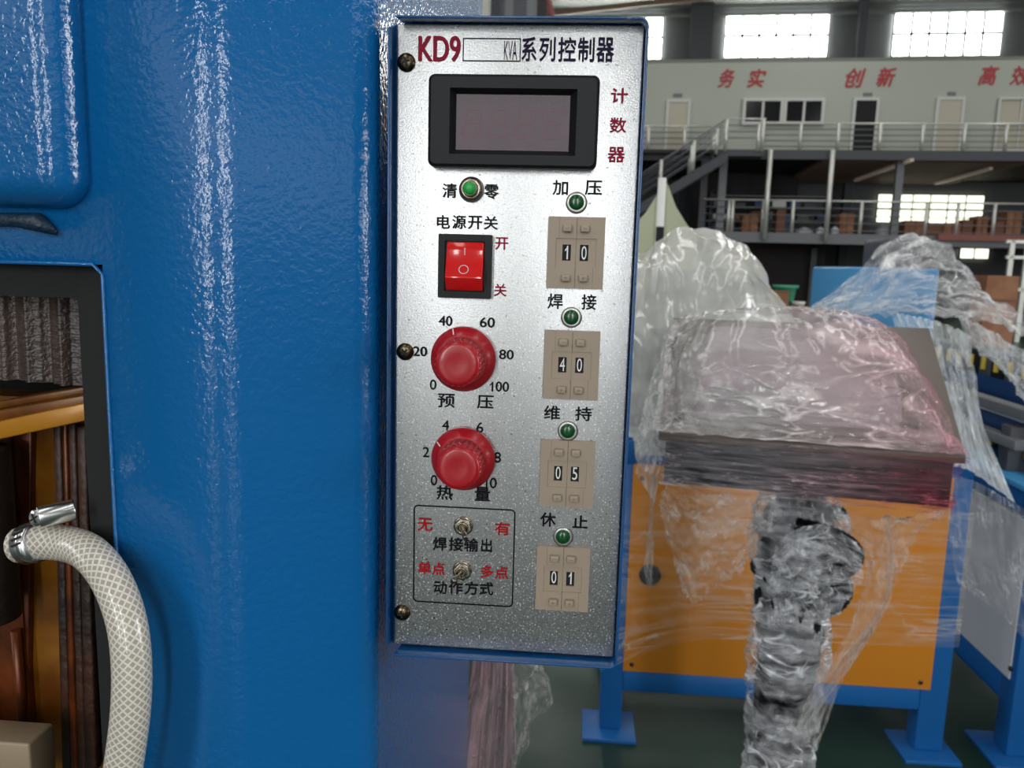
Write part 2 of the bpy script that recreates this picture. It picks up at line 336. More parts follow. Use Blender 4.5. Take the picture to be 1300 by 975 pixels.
def window(px0, py0, px1, py1, D, nx, nz, gm, fm=framew, bw=.05):
    nwin[0] += 1; u0, u1, z0, z1 = bgquad(px0, py0, px1, py1, D)
    w_ = part('window_%d' % nwin[0], None, None, B((u0 + u1) / 2, D, z0)); w_['kind'] = 'structure'
    fr = MB(); fr.box((u0 - bw, D - .12, z0 - bw), (u1 + bw, D - .02, z0), B).box((u0 - bw, D - .12, z1), (u1 + bw, D - .02, z1 + bw), B)
    fr.box((u0 - bw, D - .12, z0), (u0, D - .02, z1), B).box((u1, D - .12, z0), (u1 + bw, D - .02, z1), B); fr.build('window_frame', fm, w_)
    fm2_ = steel_d if gm in (glow,) else fm
    bm_ = bw * (2.4 if gm is glow else 1)
    for i in range(1, nx):
        u = u0 + (u1 - u0) * i / nx; MB().box((u - bm_ * .4, D - .1, z0), (u + bm_ * .4, D - .03, z1), B).build('mullion', fm2_, w_)
    for j in range(1, nz):
        z = z0 + (z1 - z0) * j / nz; MB().box((u0, D - .1, z - bm_ * .4), (u1, D - .03, z + bm_ * .4), B).build('transom', fm2_, w_)
    for i in range(nx):
        for j in range(nz):
            a = u0 + (u1 - u0) * i / nx; b = u0 + (u1 - u0) * (i + 1) / nx; c = z0 + (z1 - z0) * j / nz; d = z0 + (z1 - z0) * (j + 1) / nz
            MB().box((a, D - .05, c), (b, D - .035, d), B).build('pane', gm, w_)
    return w_
window(706, 21, 840, 76, DW, 6, 2, glow)
window(921, 18, 1050, 73, DW, 6, 2, glow)
window(1134, 15, 1270, 71, DW, 6, 2, glow)
window(1113, 248, 1247, 283, DW, 6, 2, glow2, steel_d)
window(1109, 315, 1124, 331, DW, 1, 1, glow2, steel_d)
window(1218, 316, 1254, 328, DW, 2, 1, glow2, steel_d)
# girts, columns and a brace up on the rear wall
u0, u1, z0, z1 = bgquad(640, 12, 1330, 20, DW - .15)
struct('trim_1', MB().box((u0 - 4, DW - .3, z0), (u1 + 3, DW - .1, z0 + .1), B), roofm)
for i, (a, b) in enumerate(((876, 904), (1088, 1098))):
    u0, u1, _, _ = bgquad(a, 30, b, 60, DW - .5); struct('trim_%d' % (i + 2), MB().box((u0, DW - .7, 0), (u1, DW - .35, H['z']), B), steel_d)
# ---- two-storey office block with open decks
DE, DF = 28.0, 29.3
_, zt = atv(1060, 71, DE); _, zwalk = atv(1060, 191, DE); _, zbeam = atv(1060, 203, DE); _, zlow = atv(1060, 297, DE); _, zlowb = atv(1060, 310, DE)
zt = zt * 1.03
UL, UR = -6, 18
struct('wall_office', MB().box((UL, DF, zwalk), (UR, DF + .15, zt), B).box((UL, DF, zt - .12), (UR, H['v1'], zt), B), wall_white)
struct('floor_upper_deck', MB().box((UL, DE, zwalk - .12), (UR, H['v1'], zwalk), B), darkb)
struct('floor_lower_deck', MB().box((2.35, DE, zlow - .12), (UR, H['v1'], zlow), B), deckw)
struct('trim_4', MB().box((2.8, DE - .1, zbeam), (UR, DE, zwalk), B), steel_d)
struct('trim_5', MB().box((UL, DE + .4, zbeam), (2.8, DE + .5, zwalk), B), steel_d)
struct('trim_6', MB().box((2.3, DE - .1, zlowb), (UR, DE, zlow), B), steel_l)
# ribbed underside and inner beams of the upper deck
for k in range(14): struct('trim_%d' % (10 + k), MB().box((6.4, DE + .8 + k * .5, zwalk - .28), (13, DE + .95 + k * .5, zwalk - .12), B), beamb)
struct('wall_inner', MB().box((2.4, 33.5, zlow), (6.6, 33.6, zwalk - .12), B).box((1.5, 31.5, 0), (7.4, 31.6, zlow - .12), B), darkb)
def column(px, y0, y1, wpx, D, m, label):
    u, _ = atv(px, (y0 + y1) / 2, D); hw = wpx / 2 * (D + .35) / 1000
    o = MB().box((u - hw, D - hw, 0), (u + hw, D + hw, zwalk - .12), B).build('steel_column', m); tag(o, label, 'column', 'columns under the upper deck')
column(916, 195, 295, 9, DE + .25, steel_l, 'grey steel column under the stair landing, left of the boxes')
column(892, 215, 295, 8, DE + .5, steel_d, 'dark steel column just left of the stair landing column')
column(1139, 195, 295, 8, DE + .3, steel_l, 'grey steel column in front of the bright lower window')
for px, nm in ((973, 'left'), (1051, 'right')):
    u, _ = atv(px, 250, DE - .05); za = atv(px, 212, DE - .05)[1]
    o = MB().tube([B(u, DE - .22, zlow - .25), B(u, DE - .22, zwalk - .02)], .085, 8).build('support_tube', rail_st)
    tag(o, 'tall bright steel tube between the two decks, %s one of the pair' % nm, 'post', 'bright tubes between the decks')
# doors and windows of the office front
ndoor = [0]
def door(px0, py0, px1, py1, leaf, sign):
    ndoor[0] += 1; u0, u1, z0, z1 = bgquad(px0, py0, px1, py1, DF); z0 = zwalk
    d = part('door_%d' % ndoor[0], None, None, B((u0 + u1) / 2, DF, z0)); d['kind'] = 'structure'
    MB().box((u0, DF - .05, z0), (u1, DF - .01, z1), B).build('door_leaf', leaf, d)
    f = MB().box((u0 - .09, DF - .08, z0), (u0, DF, z1 + .09), B).box((u1, DF - .08, z0), (u1 + .09, DF, z1 + .09), B).box((u0, DF - .08, z1), (u1, DF, z1 + .09), B); f.build('door_frame', framew, d)
    a, b, c, e = bgquad(*sign, DF); MB().box((a, DF - .04, c), (b, DF - .005, e), B).build('door_sign', steel_l, d)
door(848, 130, 872, 190, doorw, (855, 119, 866, 123))
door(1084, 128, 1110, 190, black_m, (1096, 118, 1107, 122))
door(1189, 127, 1218, 190, doorw, (1203, 117, 1213, 121))
window(946, 129, 990, 155, DF, 2, 1, darkglass, framew, .1)
window(998, 129, 1042, 155, DF, 2, 1, darkglass, framew, .1)
window(1266, 127, 1320, 190, DF, 2, 2, doorw, framew, .07)
# writing on the office wall: painted strokes, a thing each
TEXT = []
def text_mesh(s, bold=0.0, shear=0.0):
    if s == '1': return None
    c = bpy.data.curves.new('t', 'FONT'); c.body = s; c.size = 1; c.offset = bold; c.shear = shear; c.resolution_u = 4
    o = bpy.data.objects.new('t', c); COL.objects.link(o); return o
def print_text(s, place, name, m, parent=None, bold=.0, shear=0, **tagk):
    TEXT.append((text_mesh(s, 0, shear), bold, place, name, m, parent, tagk))
def flush_text():
    bpy.context.view_layer.update(); dg = bpy.context.evaluated_depsgraph_get()
    for o, bold, place, name, m, parent, tagk in TEXT:
        if o is None:
            P = [(.52, 0), (.84, 0), (.84, 1), (.56, 1), (.50, .88), (.36, .78), (.14, .71), (.14, .57), (.52, .70)]
            b = MB(); b.add([place(x, y) for x, y in P], [tuple(range(9))]); b.build(name, m, parent, **tagk); continue
        me = bpy.data.meshes.new_from_object(o.evaluated_get(dg)); vs = [v.co.copy() for v in me.vertices]
        fs = [tuple(p.vertices) for p in me.polygons]
        x0 = min(v.x for v in vs); x1 = max(v.x for v in vs); y0 = min(v.y for v in vs); y1 = max(v.y for v in vs)
        b = MB()
        lift = Vector((0, -2.5e-5 if parent else -.004, 0))      # overprinted coats lie on one another
        for kk, (dx, dy) in enumerate(((-bold, 0), (bold, 0), (0, -bold), (0, bold)) if bold else ((0, 0),)):
            b.add([Vector(place((v.x - x0) / (x1 - x0) + dx, (v.y - y0) / (y1 - y0) + dy)) + lift * kk for v in vs], fs)
        b.build(name, m, parent, **tagk)
        c = o.data; bpy.data.objects.remove(o); bpy.data.curves.remove(c)
wallred = mat('faded_red_paint', (176, 62, 66), .6)
for s, q, lb in (('务', (912, 88, 932, 111), 'red painted character on the office wall, first from the left'), ('实', (949, 88, 972, 111), 'red painted character on the office wall above the four-pane window'),
             ('创', (1074, 87, 1098, 111), 'red painted character on the office wall above the open dark door'), ('新', (1113, 86, 1137, 110), 'red painted character right of the open dark door, under the windows'),
             ('高', (1243, 84, 1267, 108), 'red painted character on the office wall right of the cream door'), ('效', (1283, 84, 1307, 108), 'red painted character cut off by the right edge of the photo')):
    u0, u1, z0, z1 = bgquad(*q, DF)
    print_text(s, (lambda a, b, u0=u0, u1=u1, z0=z0, z1=z1: B(u0 + (u1 - u0) * a, DF - .01, z0 + (z1 - z0) * b)), 'wall_character', wallred, None, .03, .25, label=lb, cat='lettering', group='red characters on the office wall')
# railings
def railing(name, label, D, z0, h, posts, ua, ub, nr, r=.035):
    t = thing(name, label, 'railing', B((ua + ub) / 2, D, z0))
    for u in posts: MB().tube([B(u, D, z0), B(u, D, z0 + h)], .06, 8).build('post', rail_st, t)
    for k in range(nr):
        z = z0 + h - (h - .12) * k / (nr - 1 if nr > 1 else 1); MB().tube([B(ua, D, z), B(ub, D, z)], r if k == 0 else .018, 6).build('rail', steel_l if k else rail_st, t)
    return t
railing('upper_railing', 'long steel railing along the upper walkway of the office block', DE, zwalk, atv(1100, 157, DE)[1] - zwalk, [atv(p, 175, DE)[0] for p in (1016, 1064, 1117, 1171, 1224, 1277)], atv(970, 170, DE)[0], UR, 5)
railing('upper_railing', 'short steel railing on the upper walkway behind the staircase', DE + .9, zwalk, .92, [atv(p, 175, DE + .9)[0] for p in (823, 869)], atv(760, 170, DE)[0], atv(905, 170, DE)[0], 5)
railing('lower_railing', 'steel railing along the lower deck in front of the cardboard boxes', DE + .1, zlow, atv(1060, 255, DE)[1] - zlow, [atv(p, 275, DE)[0] for p in (925, 930, 969, 1007, 1094, 1177, 1217, 1264)], atv(893, 270, DE)[0], UR, 5)
# staircase rising to the landing
st = thing('staircase', 'steel staircase climbing from the left to a landing of the upper walkway', 'staircase', B(1.5, 27.4, 0))
DSt = 27.3
def sp(px, py, D=DSt): u, z = atv(px, py, D); return u, z
(ua, za), (ub, zb) = sp(925, 190), sp(790, 272)
for dv in (0, 1.0):
    P = [B(ua, DSt + dv, za), B(ub, DSt + dv, zb), B(ub, DSt + dv, zb - .35), B(ua, DSt + dv, za - .35)]
    MB().hexa([P[3], P[2], P[2] + V * .08, P[3] + V * .08, P[0], P[1], P[1] + V * .08, P[0] + V * .08]).build('stringer', steel_d, st)
for k in range(14):
    f = (k + .5) / 14; MB().box((ua + (ub - ua) * f - .14, DSt + .08, za + (zb - za) * f - .1), (ua + (ub - ua) * f + .14, DSt + 1.0, za + (zb - za) * f - .05), B).build('step', steel_d, st)
uL = sp(971, 175)[0]
MB().box((ua, DSt, za - .2), (uL, DE + .0, za - .02), B).build('landing', steel_d, st)
for dv in (0, 1.0):
    for (pa, pb) in (((922, 152), (790, 236)), ((922, 160), (790, 244)), ((922, 168), (790, 252)), ((922, 176), (790, 260))):
        (a, b), (c, d) = sp(*pa), sp(*pb); MB().tube([B(a, DSt + dv, b), B(c, DSt + dv, d)], .03 if pa[1] == 152 else .018, 6).build('handrail', steel_l, st)
    for (p, t_, b_) in ((911, 163, 192), (882, 178, 213), (879, 184, 213), (840, 203, 240)):
        (a, b), (c, d) = sp(p, t_), sp(p, b_); MB().tube([B(a, DSt + dv, b), B(a, DSt + dv, d - .1)], .055, 8).build('post', rail_st, st)
for (p, t_, b_) in ((923, 152, 187), (964, 158, 187), (970, 150, 187)):
    (a, b), (c, d) = sp(p, t_), sp(p, b_); MB().tube([B(a, DSt, b), B(a, DSt, za - .05)], .06, 8).build('post', rail_st, st)
for k in range(4):
    z = sp(945, 151 + 8 * k)[1]; MB().tube([B(sp(923, 160)[0], DSt, z), B(uL, DSt, z)], .03 if k == 0 else .018, 6).build('handrail', rail_st if k == 0 else steel_l, st)
# fluorescent battens under the upper deck
for (a, b, lb) in (((1188, 233), (1258, 214), 'long pale tube lamp under the upper deck, right one'), ((1086, 229), (1158, 203), 'long pale tube lamp under the upper deck, left one')):
    p = atz(*a, zwalk - .35); q = atz(*b, zwalk - .35); tag(MB().bar(p, q, .12, .1).build('tube_lamp', tube_e), lb, 'lamp', 'tube lamps under the upper deck')
a, b = sp(943, 325, 24), sp(965, 325, 24)
tag(MB().bar(B(a[0], 31.4, a[1] * 1.0 + .1), B(b[0] + .9, 31.4, a[1] + .1), .09, .08).build('tube_lamp', emit('lit_tube', (255, 214, 170), .7)), 'short warm lit tube lamp on the dark wall at ground level', 'lamp')
# goods on the lower deck
def deckbox(px0, py0, px1, D, m, label, name='cardboard_box', cat='box', hgt=None, grp='cartons stored on the lower deck'):
    u0, u1, _, z1 = bgquad(px0, py0, px1, 296, D); z1 = max(z1, zlow + .2)
    t = thing(name, label, cat, B((u0 + u1) / 2, D + .4, zlow), grp)
    MB().box((u0, D, zlow), (u1, D + .7, z1), B).build('carton', m, t)
    MB().box(((u0 + u1) / 2 - .04, D - .004, zlow), ((u0 + u1) / 2 + .04, D + .7, z1 + .004), B).build('tape', card2, t)
dk = [(942, 273, 962, card, 'reddish cardboard box on the lower deck, leftmost, beside a bright post'), (986, 266, 997, card2, 'narrow tall dark cardboard box on the lower deck between two posts'),
      (1066, 271, 1084, card, 'cardboard box on the lower deck just right of the second tall tube'), (1149, 280, 1174, card, 'cardboard box on the lower deck under the bright window, next to the dark column'),
      (1176, 284, 1197, card2, 'low cardboard box on the lower deck under the bright window, second from the column'), (1198, 283, 1220, card, 'low cardboard box on the lower deck under the bright window, third from the column'),
      (1222, 279, 1235, card2, 'cardboard box at the right end of the bright window, lower one'), (1240, 274, 1254, card, 'taller cardboard box at the right end of the bright window'),
      (1260, 281, 1275, card2, 'small cardboard box right of the last railing post'), (1278, 268, 1297, card, 'tall cardboard box at the right edge of the lower deck')]
for a, b, c, m, l in dk: deckbox(a, b, c, DE + .6 + (a % 3) * .15, m, l)
def lump(px, py, wpx, hpx, D, m, name, label, cat, zf, grp=None):
    u, z = atv(px, py, D); r = wpx / 2 * (D + .35) / 1000; hh = hpx * (D + .35) / 1000
    prof = [(0, r * .9), (hh * .25, r), (hh * .6, r * .85), (hh * .9, r * .45), (hh, r * .1)]
    rd = random.Random(int(px)); ph = [rd.random() * 6 for _ in range(4)]
    tag(MB().lathe(B(u, D, zf), (0, 0, 1), prof, 18, lambda i, k: 1 + .12 * math.sin(k * .7 + ph[0] + i) + .08 * math.sin(k * 1.4 + ph[1])).build(name, m), label, cat, grp)
lump(1126, 285, 26, 16, DE + 1.9, bagw, 'packed_bundle', 'pale grey wrapped bundle on the lower deck left of the dark column', 'bundle', zlow)
lump(1146, 288, 12, 13, DE + 2.2, steel_d, 'packed_bundle', 'dark grey bundle on the lower deck right of the column', 'bundle', zlow)
lump(1021, 288, 18, 8, DE + .6, bagw, 'white_bag', 'flat white bag lying on the lower deck between the two tall tubes, left one', 'bag', zlow)
lump(1042, 288, 10, 9, DE + .6, bagw, 'white_bag', 'small white bag lying on the lower deck beside the right tall tube, left of it', 'bag', zlow)
lump(1060, 288, 9, 10, DE + .6, bagw, 'white_bag', 'small white bag lying on the lower deck just right of the right tall tube', 'bag', zlow)
# storage shelf behind the railing
sh = thing('storage_rack', 'dim storage rack with bins in the shadow of the lower deck', 'rack', B(4.6, 30, zlow))
for k in range(4): MB().box((2.9, 29.9, zlow + .1 + k * .42), (7.0, 30.5, zlow + .14 + k * .42), B).build('shelf', steel_l, sh)
for u in (2.9, 4.95, 7.0): MB().box((u - .03, 29.9, zlow), (u + .03, 30.5, zlow + 1.5), B).build('upright', steel_d, sh)
rs = random.Random(4)
for k in range(3):
    u = 3.0
    while u < 6.7:
        w_ = rs.uniform(.25, .55); c = rs.choice([dark_blue, steel_d, whitep, dark_blue, card2, steel_l]); tag(MB().box((u, 29.95, zlow + .14 + k * .42), (u + w_, 30.4, zlow + .14 + k * .42 + rs.uniform(.15, .3)), B).build('storage_bin', c), 'small storage bin on the dim rack behind the lower railing', 'bin', 'bins on the lower deck rack'); u += w_ + rs.uniform(.08, .35)
u0, u1, z0, z1 = bgquad(1190, 298, 1300, 306, DE - .2)
tag(MB().box((u0, DE - .28, z0), (u1 + 1, DE - .1, z1), B).build('red_brown_sheet', tarp), 'red brown sheet hanging over the lower deck edge at the right', 'sheet')
# ground level clutter
GD = 15.0
def ground_at(px0, py0, px1, py1, D): return bgquad(px0, py0, px1, py1, D)
u0, u1, z0, z1 = ground_at(975, 391, 1090, 400, GD)
tb = thing('work_table', 'dark wooden work table behind the wrapped machines', 'table', B((u0 + u1) / 2, GD + .4, 0))
MB().box((u0 - .8, GD, z1 - .06), (u1, GD + .8, z1), B).build('tabletop', card2, tb)
for a in (u0 - .75, u1 - .06):
    for b in (GD + .03, GD + .72): MB().box((a, b, 0), (a + .06, b + .06, z1 - .06), B).build('leg', steel_d, tb)
ztab = z1
def on_table(px, D): return atv(px, 385, D)[0]
zb0 = ztab
u, zb1 = atv(997, 362, GD + .5)
tag(MB().lathe(B(u, GD + .45, zb0), (0, 0, 1), [(0, .13), (.02, .15), (zb1 - zb0 - .06, .2), (zb1 - zb0 - .05, .24), (zb1 - zb0, .24), (zb1 - zb0 - .01, .2), (.04, .14)], 24).build('plastic_basin', teal), 'teal plastic basin on the work table behind the wrapped machine', 'basin')
u, _ = atv(1014, 380, GD + .3); tag(MB().lathe(B(u, GD + .3, zb0), (0, 0, 1), [(0, .07), (.05, .12), (.09, .13), (.1, .12), (.05, .05)], 20).build('white_bowl', whitep), 'small white bowl right of the teal basin', 'bowl')
u0, u1, z0, z1 = ground_at(975, 369, 1000, 391, GD + .1); bx_ = thing('cardboard_box', 'small cardboard box standing beside the teal basin', 'box', B((u0 + u1) / 2, GD + .3, zb0))
MB().box((u0, GD + .02, zb0), (u1, GD + .2, z1), B).build('carton', card, bx_); MB().box((u0 + .02, GD + .015, z1 - .04), (u1 - .02, GD + .205, z1 + .004), B).build('tape', card2, bx_)
gd = 14.0; u0, u1, z0, z1 = ground_at(1251, 350, 1292, 400, gd)
bx_ = thing('cardboard_box', 'large orange brown cardboard box stack at the right behind the film', 'box', B((u0 + u1) / 2, gd + .3, 0))
MB().box((u0, gd, 0), (u1, gd + .6, z1), B).build('carton', card, bx_); MB().box((u0 - .01, gd - .01, (z0 + z1) / 2 - .1), (u1 + .01, gd + .61, (z0 + z1) / 2 - .06), B).build('strap', card2, bx_)
# white steel partition frame at the right, ground level
pf = thing('partition_frame', 'white steel partition frame at ground level on the right', 'frame', B(8, 20, 0))
for (a, b, c, d) in ((1278, 305, 1284, 400), (1298, 305, 1304, 400)):
    u0, u1, z0, z1 = bgquad(a, b, c, d, 20.); MB().box((u0, 20, 0), (u1, 20.08, z1), B).build('post', rail_st, pf)
for y in (305, 325, 366):
    u0, u1, z0, z1 = bgquad(1278, y, 1330, y + 4, 20.); MB().box((u0, 20.0, z0), (u1, 20.08, z1), B).build('crossbar', rail_st, pf)
# dark machine shapes in the shade: a door-like bright strip
u0, u1, z0, z1 = bgquad(1028, 315, 1035, 385, 31.3); tag(MB().box((u0, 31.3, 0), (u1, 31.42, z1), B).build('wall_conduit', steel_l), 'pale vertical conduit on the dark ground floor wall', 'conduit')
u0, u1, z0, z1 = bgquad(1040, 352, 1064, 372, 25.); cb = thing('electric_cabinet', 'dull grey cabinet standing in the dark under the decks', 'cabinet', B((u0 + u1) / 2, 25.2, 0)); MB().box((u0, 25, 0), (u1, 25.5, z1), B).build('body', steel_l, cb); MB().box((u0 + .04, 24.98, .1), (u1 - .04, 25, z1 - .05), B).build('door', steel_d, cb)
# things seen above the control box: pale pillar, dark curtain, red pipe, brown brace
u0, u1, _, _ = bgquad(606, 5, 620, 10, 9.); pl = MB().box((u0, 9, 0), (u1, 9.15, 9), B).build('pale_pillar', wall_white); tag(pl, 'pale grey pillar peeping over the control box beside the blue machine', 'column')
cu = thing('dark_curtain', 'dark strip curtain behind the control box top edge', 'curtain', B(-.4, 9.6, 0))
for k, (a, b, m) in enumerate(((620, 640, steel_d), (640, 652, steel_l), (652, 668, steel_d), (668, 682, steel_l), (682, 694, darkb))):
    u0, u1, _, _ = bgquad(a, 5, b, 10, 9.6); MB().box((u0, 9.6 + .02 * (k % 2), 0), (u1, 9.63 + .02 * (k % 2), 9), B).build('strip', m, cu)
tag(MB().tube([B(*(lambda q: (q[0], 12, q[1]))(atv(708, 60, 12))), B(*(lambda q: (q[0], 12, q[1]))(atv(686, -40, 12)))], .06, 8).build('red_pipe', mat('dull_red_pipe', (128, 60, 56), .5)), 'thin dull red pipe slanting up behind the control box', 'pipe')
tag(MB().bar(B(*(lambda q: (q[0], 34, q[1]))(atv(690, 18, 34))), B(*(lambda q: (q[0], 34, q[1]))(atv(940, -8, 34))), .12, .2).build('roof_brace', beamb), 'brown slanting roof brace above the rear windows', 'brace')

# ================================================================== BLUE SPOT WELDING MACHINE
YF = -.04
mc = thing('spot_welding_machine', 'large blue painted welding machine column carrying the control box', 'machine', (-.2, .15, 0))
bendx = aty(282, 400, YF).x; xo = aty(130, 335, YF).x; zo = aty(130, 336, YF).z
def arc(c, r, a0, a1, n): return [(c[0] + r * math.cos(math.radians(a0 + (a1 - a0) * k / n)), c[1] + r * math.sin(math.radians(a0 + (a1 - a0) * k / n))) for k in range(n + 1)]
def fillet(P, rs, n=8):
    out = []
    for i, p in enumerate(P):
        r = rs[i]; p = Vector(p)
        if not r or i in (0, len(P) - 1): out.append(tuple(p)); continue
        a = (Vector(P[i - 1]) - p).normalized(); b = (Vector(P[i + 1]) - p).normalized(); ang = a.angle(b); d = r / math.tan(ang / 2)
        p0 = p + a * d; p1 = p + b * d; c = p + (a + b).normalized() * (r / math.sin(ang / 2))
        v0 = p0 - c; v1 = p1 - c; tot = v0.angle(v1)
        for k in range(n + 1):
            f = k / n; s0 = math.sin((1 - f) * tot) / math.sin(tot); s1 = math.sin(f * tot) / math.sin(tot); out.append(tuple(c + v0 * s0 + v1 * s1))
    return out
xs_ = -.0068; yc = -.012
plan = fillet([(-.42, YF), (bendx, YF), (xs_, yc), (xs_, .372), (-.42, .372)], [0, .034, .017, .006, 0], 14)
i0 = 0
plan = [(-.42, YF), (xo, YF)] + plan[1:]
zl = [0.02, zo, 2.05]
body = MB(); vs = [(x, y, z) for z in zl for x, y in plan]; n = len(plan); fs = []
for k in range(2):
    for i in range(n - 1):
        if k == 0 and i == 0: continue
        fs.append((k * n + i, k * n + i + 1, (k + 1) * n + i + 1, (k + 1) * n + i))
body.add(vs, fs, True); body.add([(x, y, 2.05) for x, y in plan], [tuple(range(n))])
o = body.build('column_shell', blue, mc)
me = o.data; me.materials.append(blue_side)
for p_ in me.polygons:
    if abs(p_.normal.x) > .96 and p_.center.x > .1: p_.material_index = 1
sol = o.modifiers.new('s', 'SOLIDIFY'); sol.thickness = .003; sol.offset = -1
# rolled bead around the opening
bead = [(xo, YF - .0002, .05), (xo, YF - .0002, zo - .004), (xo - .004, YF - .0002, zo), (-.4, YF - .0002, zo)]
MB().tube(bead, .0009, 8).build('opening_edge', blue, mc)
# raised rounded housing at the upper left
zb_ = aty(20, 262, YF - .01).z; xb_ = aty(76, 100, YF - .01).x
b = MB().box((-.4, YF - .014, zb_), (xb_ + .004, YF + .012, 2.0)); b.build('upper_housing', blue, mc, bevel=.0128, seg_=8)
wd = aty(58, 288, YF - .002); MB().tube([aty(-40, 279, YF - .002), aty(20, 279, YF - .002), aty(48, 282, YF - .003), aty(72, 296, YF - .002)], [.0028, .003, .004, .001], 10).build('dark_bead', mat('dark_blue_bead', (20, 46, 66), .5, 0, (300, .6, .002)), mc)  # dark bead along the line under the raised housing
# black recessed frame inside the opening
yb = YF + .006
def fx(px, py, Y): return aty(px, py, Y)
MB().box((fx(104, 500, yb).x, yb, .06), (xo + .0065, yb + .004, zo + .004)).build('inner_flange', rubber, mc, bevel=.001)
MB().box((-.4, yb + .0005, fx(50, 377, yb).z), (fx(104, 380, yb).x + .002, yb + .004, zo + .004)).build('inner_flange', rubber, mc)
MB().box((-.4, .18, .03), (-.078, .19, 1.504)).build('back_lining', black_m, mc)
MB().box((-.082, -.02, .03), (-.078, .18, 1.5)).build('side_lining', black_m, mc)
MB().box((-.4, -.03, 1.499), (-.078, .18, 1.504)).build('top_lining', black_m, mc)
# pleated brown pad at the top of the opening
yp = YF + .03
pts = []; nx = 160; x0 = -.4; x1 = fx(112, 430, yp).x; ztp = fx(60, 372, yp).z; zbt = fx(60, 487, yp).z
vs = []; fs = []
for i in range(nx + 1):
    x = x0 + (x1 - x0) * i / nx; y = yp + .0022 * math.sin(x * 420) + .0012 * math.sin(x * 1130 + 1)
    vs += [(x, y, zbt + .001 * math.sin(x * 60)), (x, y + .001, ztp)]
for i in range(nx): fs.append((2 * i, 2 * i + 2, 2 * i + 3, 2 * i + 1))
MB().add(vs, fs, True).build('pleated_pad', pleat, mc)
# amber bars under the pad
def ibar(p, q, th, Y, m, nm, dp=.02):
    a = aty(*p, Y); b = aty(*q, Y); MB().hexa([a + Vector((0, 0, -th)), b + Vector((0, 0, -th)), b + Vector((0, dp, -th)), a + Vector((0, dp, -th)), a, b, b + Vector((0, dp, 0)), a + Vector((0, dp, 0))]).build(nm, m, mc, bevel=.0008)
ibar((-60, 520), (118, 488), .004, yb + .04, amber, 'busbar'); ibar((-60, 532), (118, 499), .0055, yb + .03, amber, 'busbar'); ibar((-60, 548), (118, 509), .0085, yb + .022, mat('amber_bright', (176, 118, 26), .28, .1, (60, .2, .002)), 'busbar')
# transformer: resin back, coil layers
yt = yb + .05
MB().box((-.4, yt, .9), (fx(112, 600, yt).x, yt + .02, fx(60, 505, yt).z)).build('resin_block', amber, mc)
for k, (a, b, m) in enumerate(((66, 76, brownv), (77, 84, copper), (85, 95, brownv), (96, 108, brownv))):
    dxs = .009; yy = yt - .006 - .0012 * (k % 2)
    pa, pb = aty(a, 530 + 4 * k, yy), aty(b, 527 + 4 * k, yy); qa, qb = aty(a + 12, 980, yy), aty(b + 14, 980, yy)
    MB().hexa([qa, qb, qb + Vector((0, .006, 0)), qa + Vector((0, .006, 0)), pa, pb, pb + Vector((0, .006, 0)), pa + Vector((0, .006, 0))]).build('coil_layer', m, mc, bevel=.0012)
pa, pb, qa, qb = aty(14, 540, yt - .004), aty(40, 540, yt - .004), aty(16, 1000, yt - .004), aty(34, 1000, yt - .004)
MB().hexa([qa, qb, qb + Vector((0, .004, 0)), qa + Vector((0, .004, 0)), pa, pb, pb + Vector((0, .004, 0)), pa + Vector((0, .004, 0))]).build('coil_layer', copper, mc, bevel=.001)
MB().tube([aty(20, 800, yt - .008), aty(26, 880, yt - .008), aty(30, 960, yt - .008)], .0024, 10).build('copper_pipe', copper, mc)
MB().box((aty(-60, 600, yt - .003).x, yt - .005, 1.2), (aty(20, 600, yt - .003).x, yt, aty(0, 545, yt).z)).build('copper_plate', copper, mc)
# dark electrode arm end and the tan block
yc_ = YF + .03; c_ = aty(-22, 690, yc_)
ea = MB().tube([(c_.x, yc_, aty(0, 570, yc_).z), (c_.x, yc_, aty(0, 786, yc_).z)], .0145, 24); ea.build('clamp_post', mat('dark_brown_iron', (42, 30, 26), .6, .2, (200, .4, .002)), mc, bevel=.001)
p = aty(37, 945, YF + .012); MB().box((-.25, YF + .012, p.z - .04), (p.x, YF + .03, p.z)).build('terminal_block', tanblk, mc, bevel=.0012)
# ---- hose with clamp
hz = thing('braided_hose', 'clear braided water hose curving down out of the blue machine opening', 'hose', aty(100, 690, -.05))
hp = [aty(24, 692, -.038), aty(56, 688, -.040), aty(92, 692, -.042), aty(118, 706, -.05), aty(142, 738, -.057), aty(160, 786, -.062), aty(167, 840, -.065), aty(166, 900, -.067), aty(158, 965, -.068), aty(146, 1040, -.068), aty(136, 1120, -.066)]
def smooth(P, n=8):
    P = [Vector(p) for p in P]; Q = [P[0] * 2 - P[1]] + P + [P[-1] * 2 - P[-2]]; out = []
    for i in range(1, len(Q) - 2):
        for k in range(n):
            t = k / n; a, b, c, d = Q[i - 1], Q[i], Q[i + 1], Q[i + 2]
            out.append(.5 * ((2 * b) + (c - a) * t + (2 * a - 5 * b + 4 * c - d) * t * t + (3 * b - a - 3 * c + d) * t ** 3))
    return out + [P[-1]]
hpp = smooth(hp, 10); nseg = 33; HR = .0077
tb_ = MB(); vs = []; uvs = []; L_ = 0; a = None
for i, p in enumerate(hpp):
    t = (hpp[min(i + 1, len(hpp) - 1)] - hpp[max(i - 1, 0)]).normalized()
    if a is None: a = t.cross(Vector((0, 0, 1))).normalized()
    a = (a - t * a.dot(t)).normalized(); b_ = t.cross(a)
    if i: L_ += (p - hpp[i - 1]).length
    for k in range(nseg):
        an = 2 * math.pi * k / (nseg - 1); vs.append(p + (a * math.cos(an) + b_ * math.sin(an)) * HR); uvs.append((k / (nseg - 1), L_ * 310))
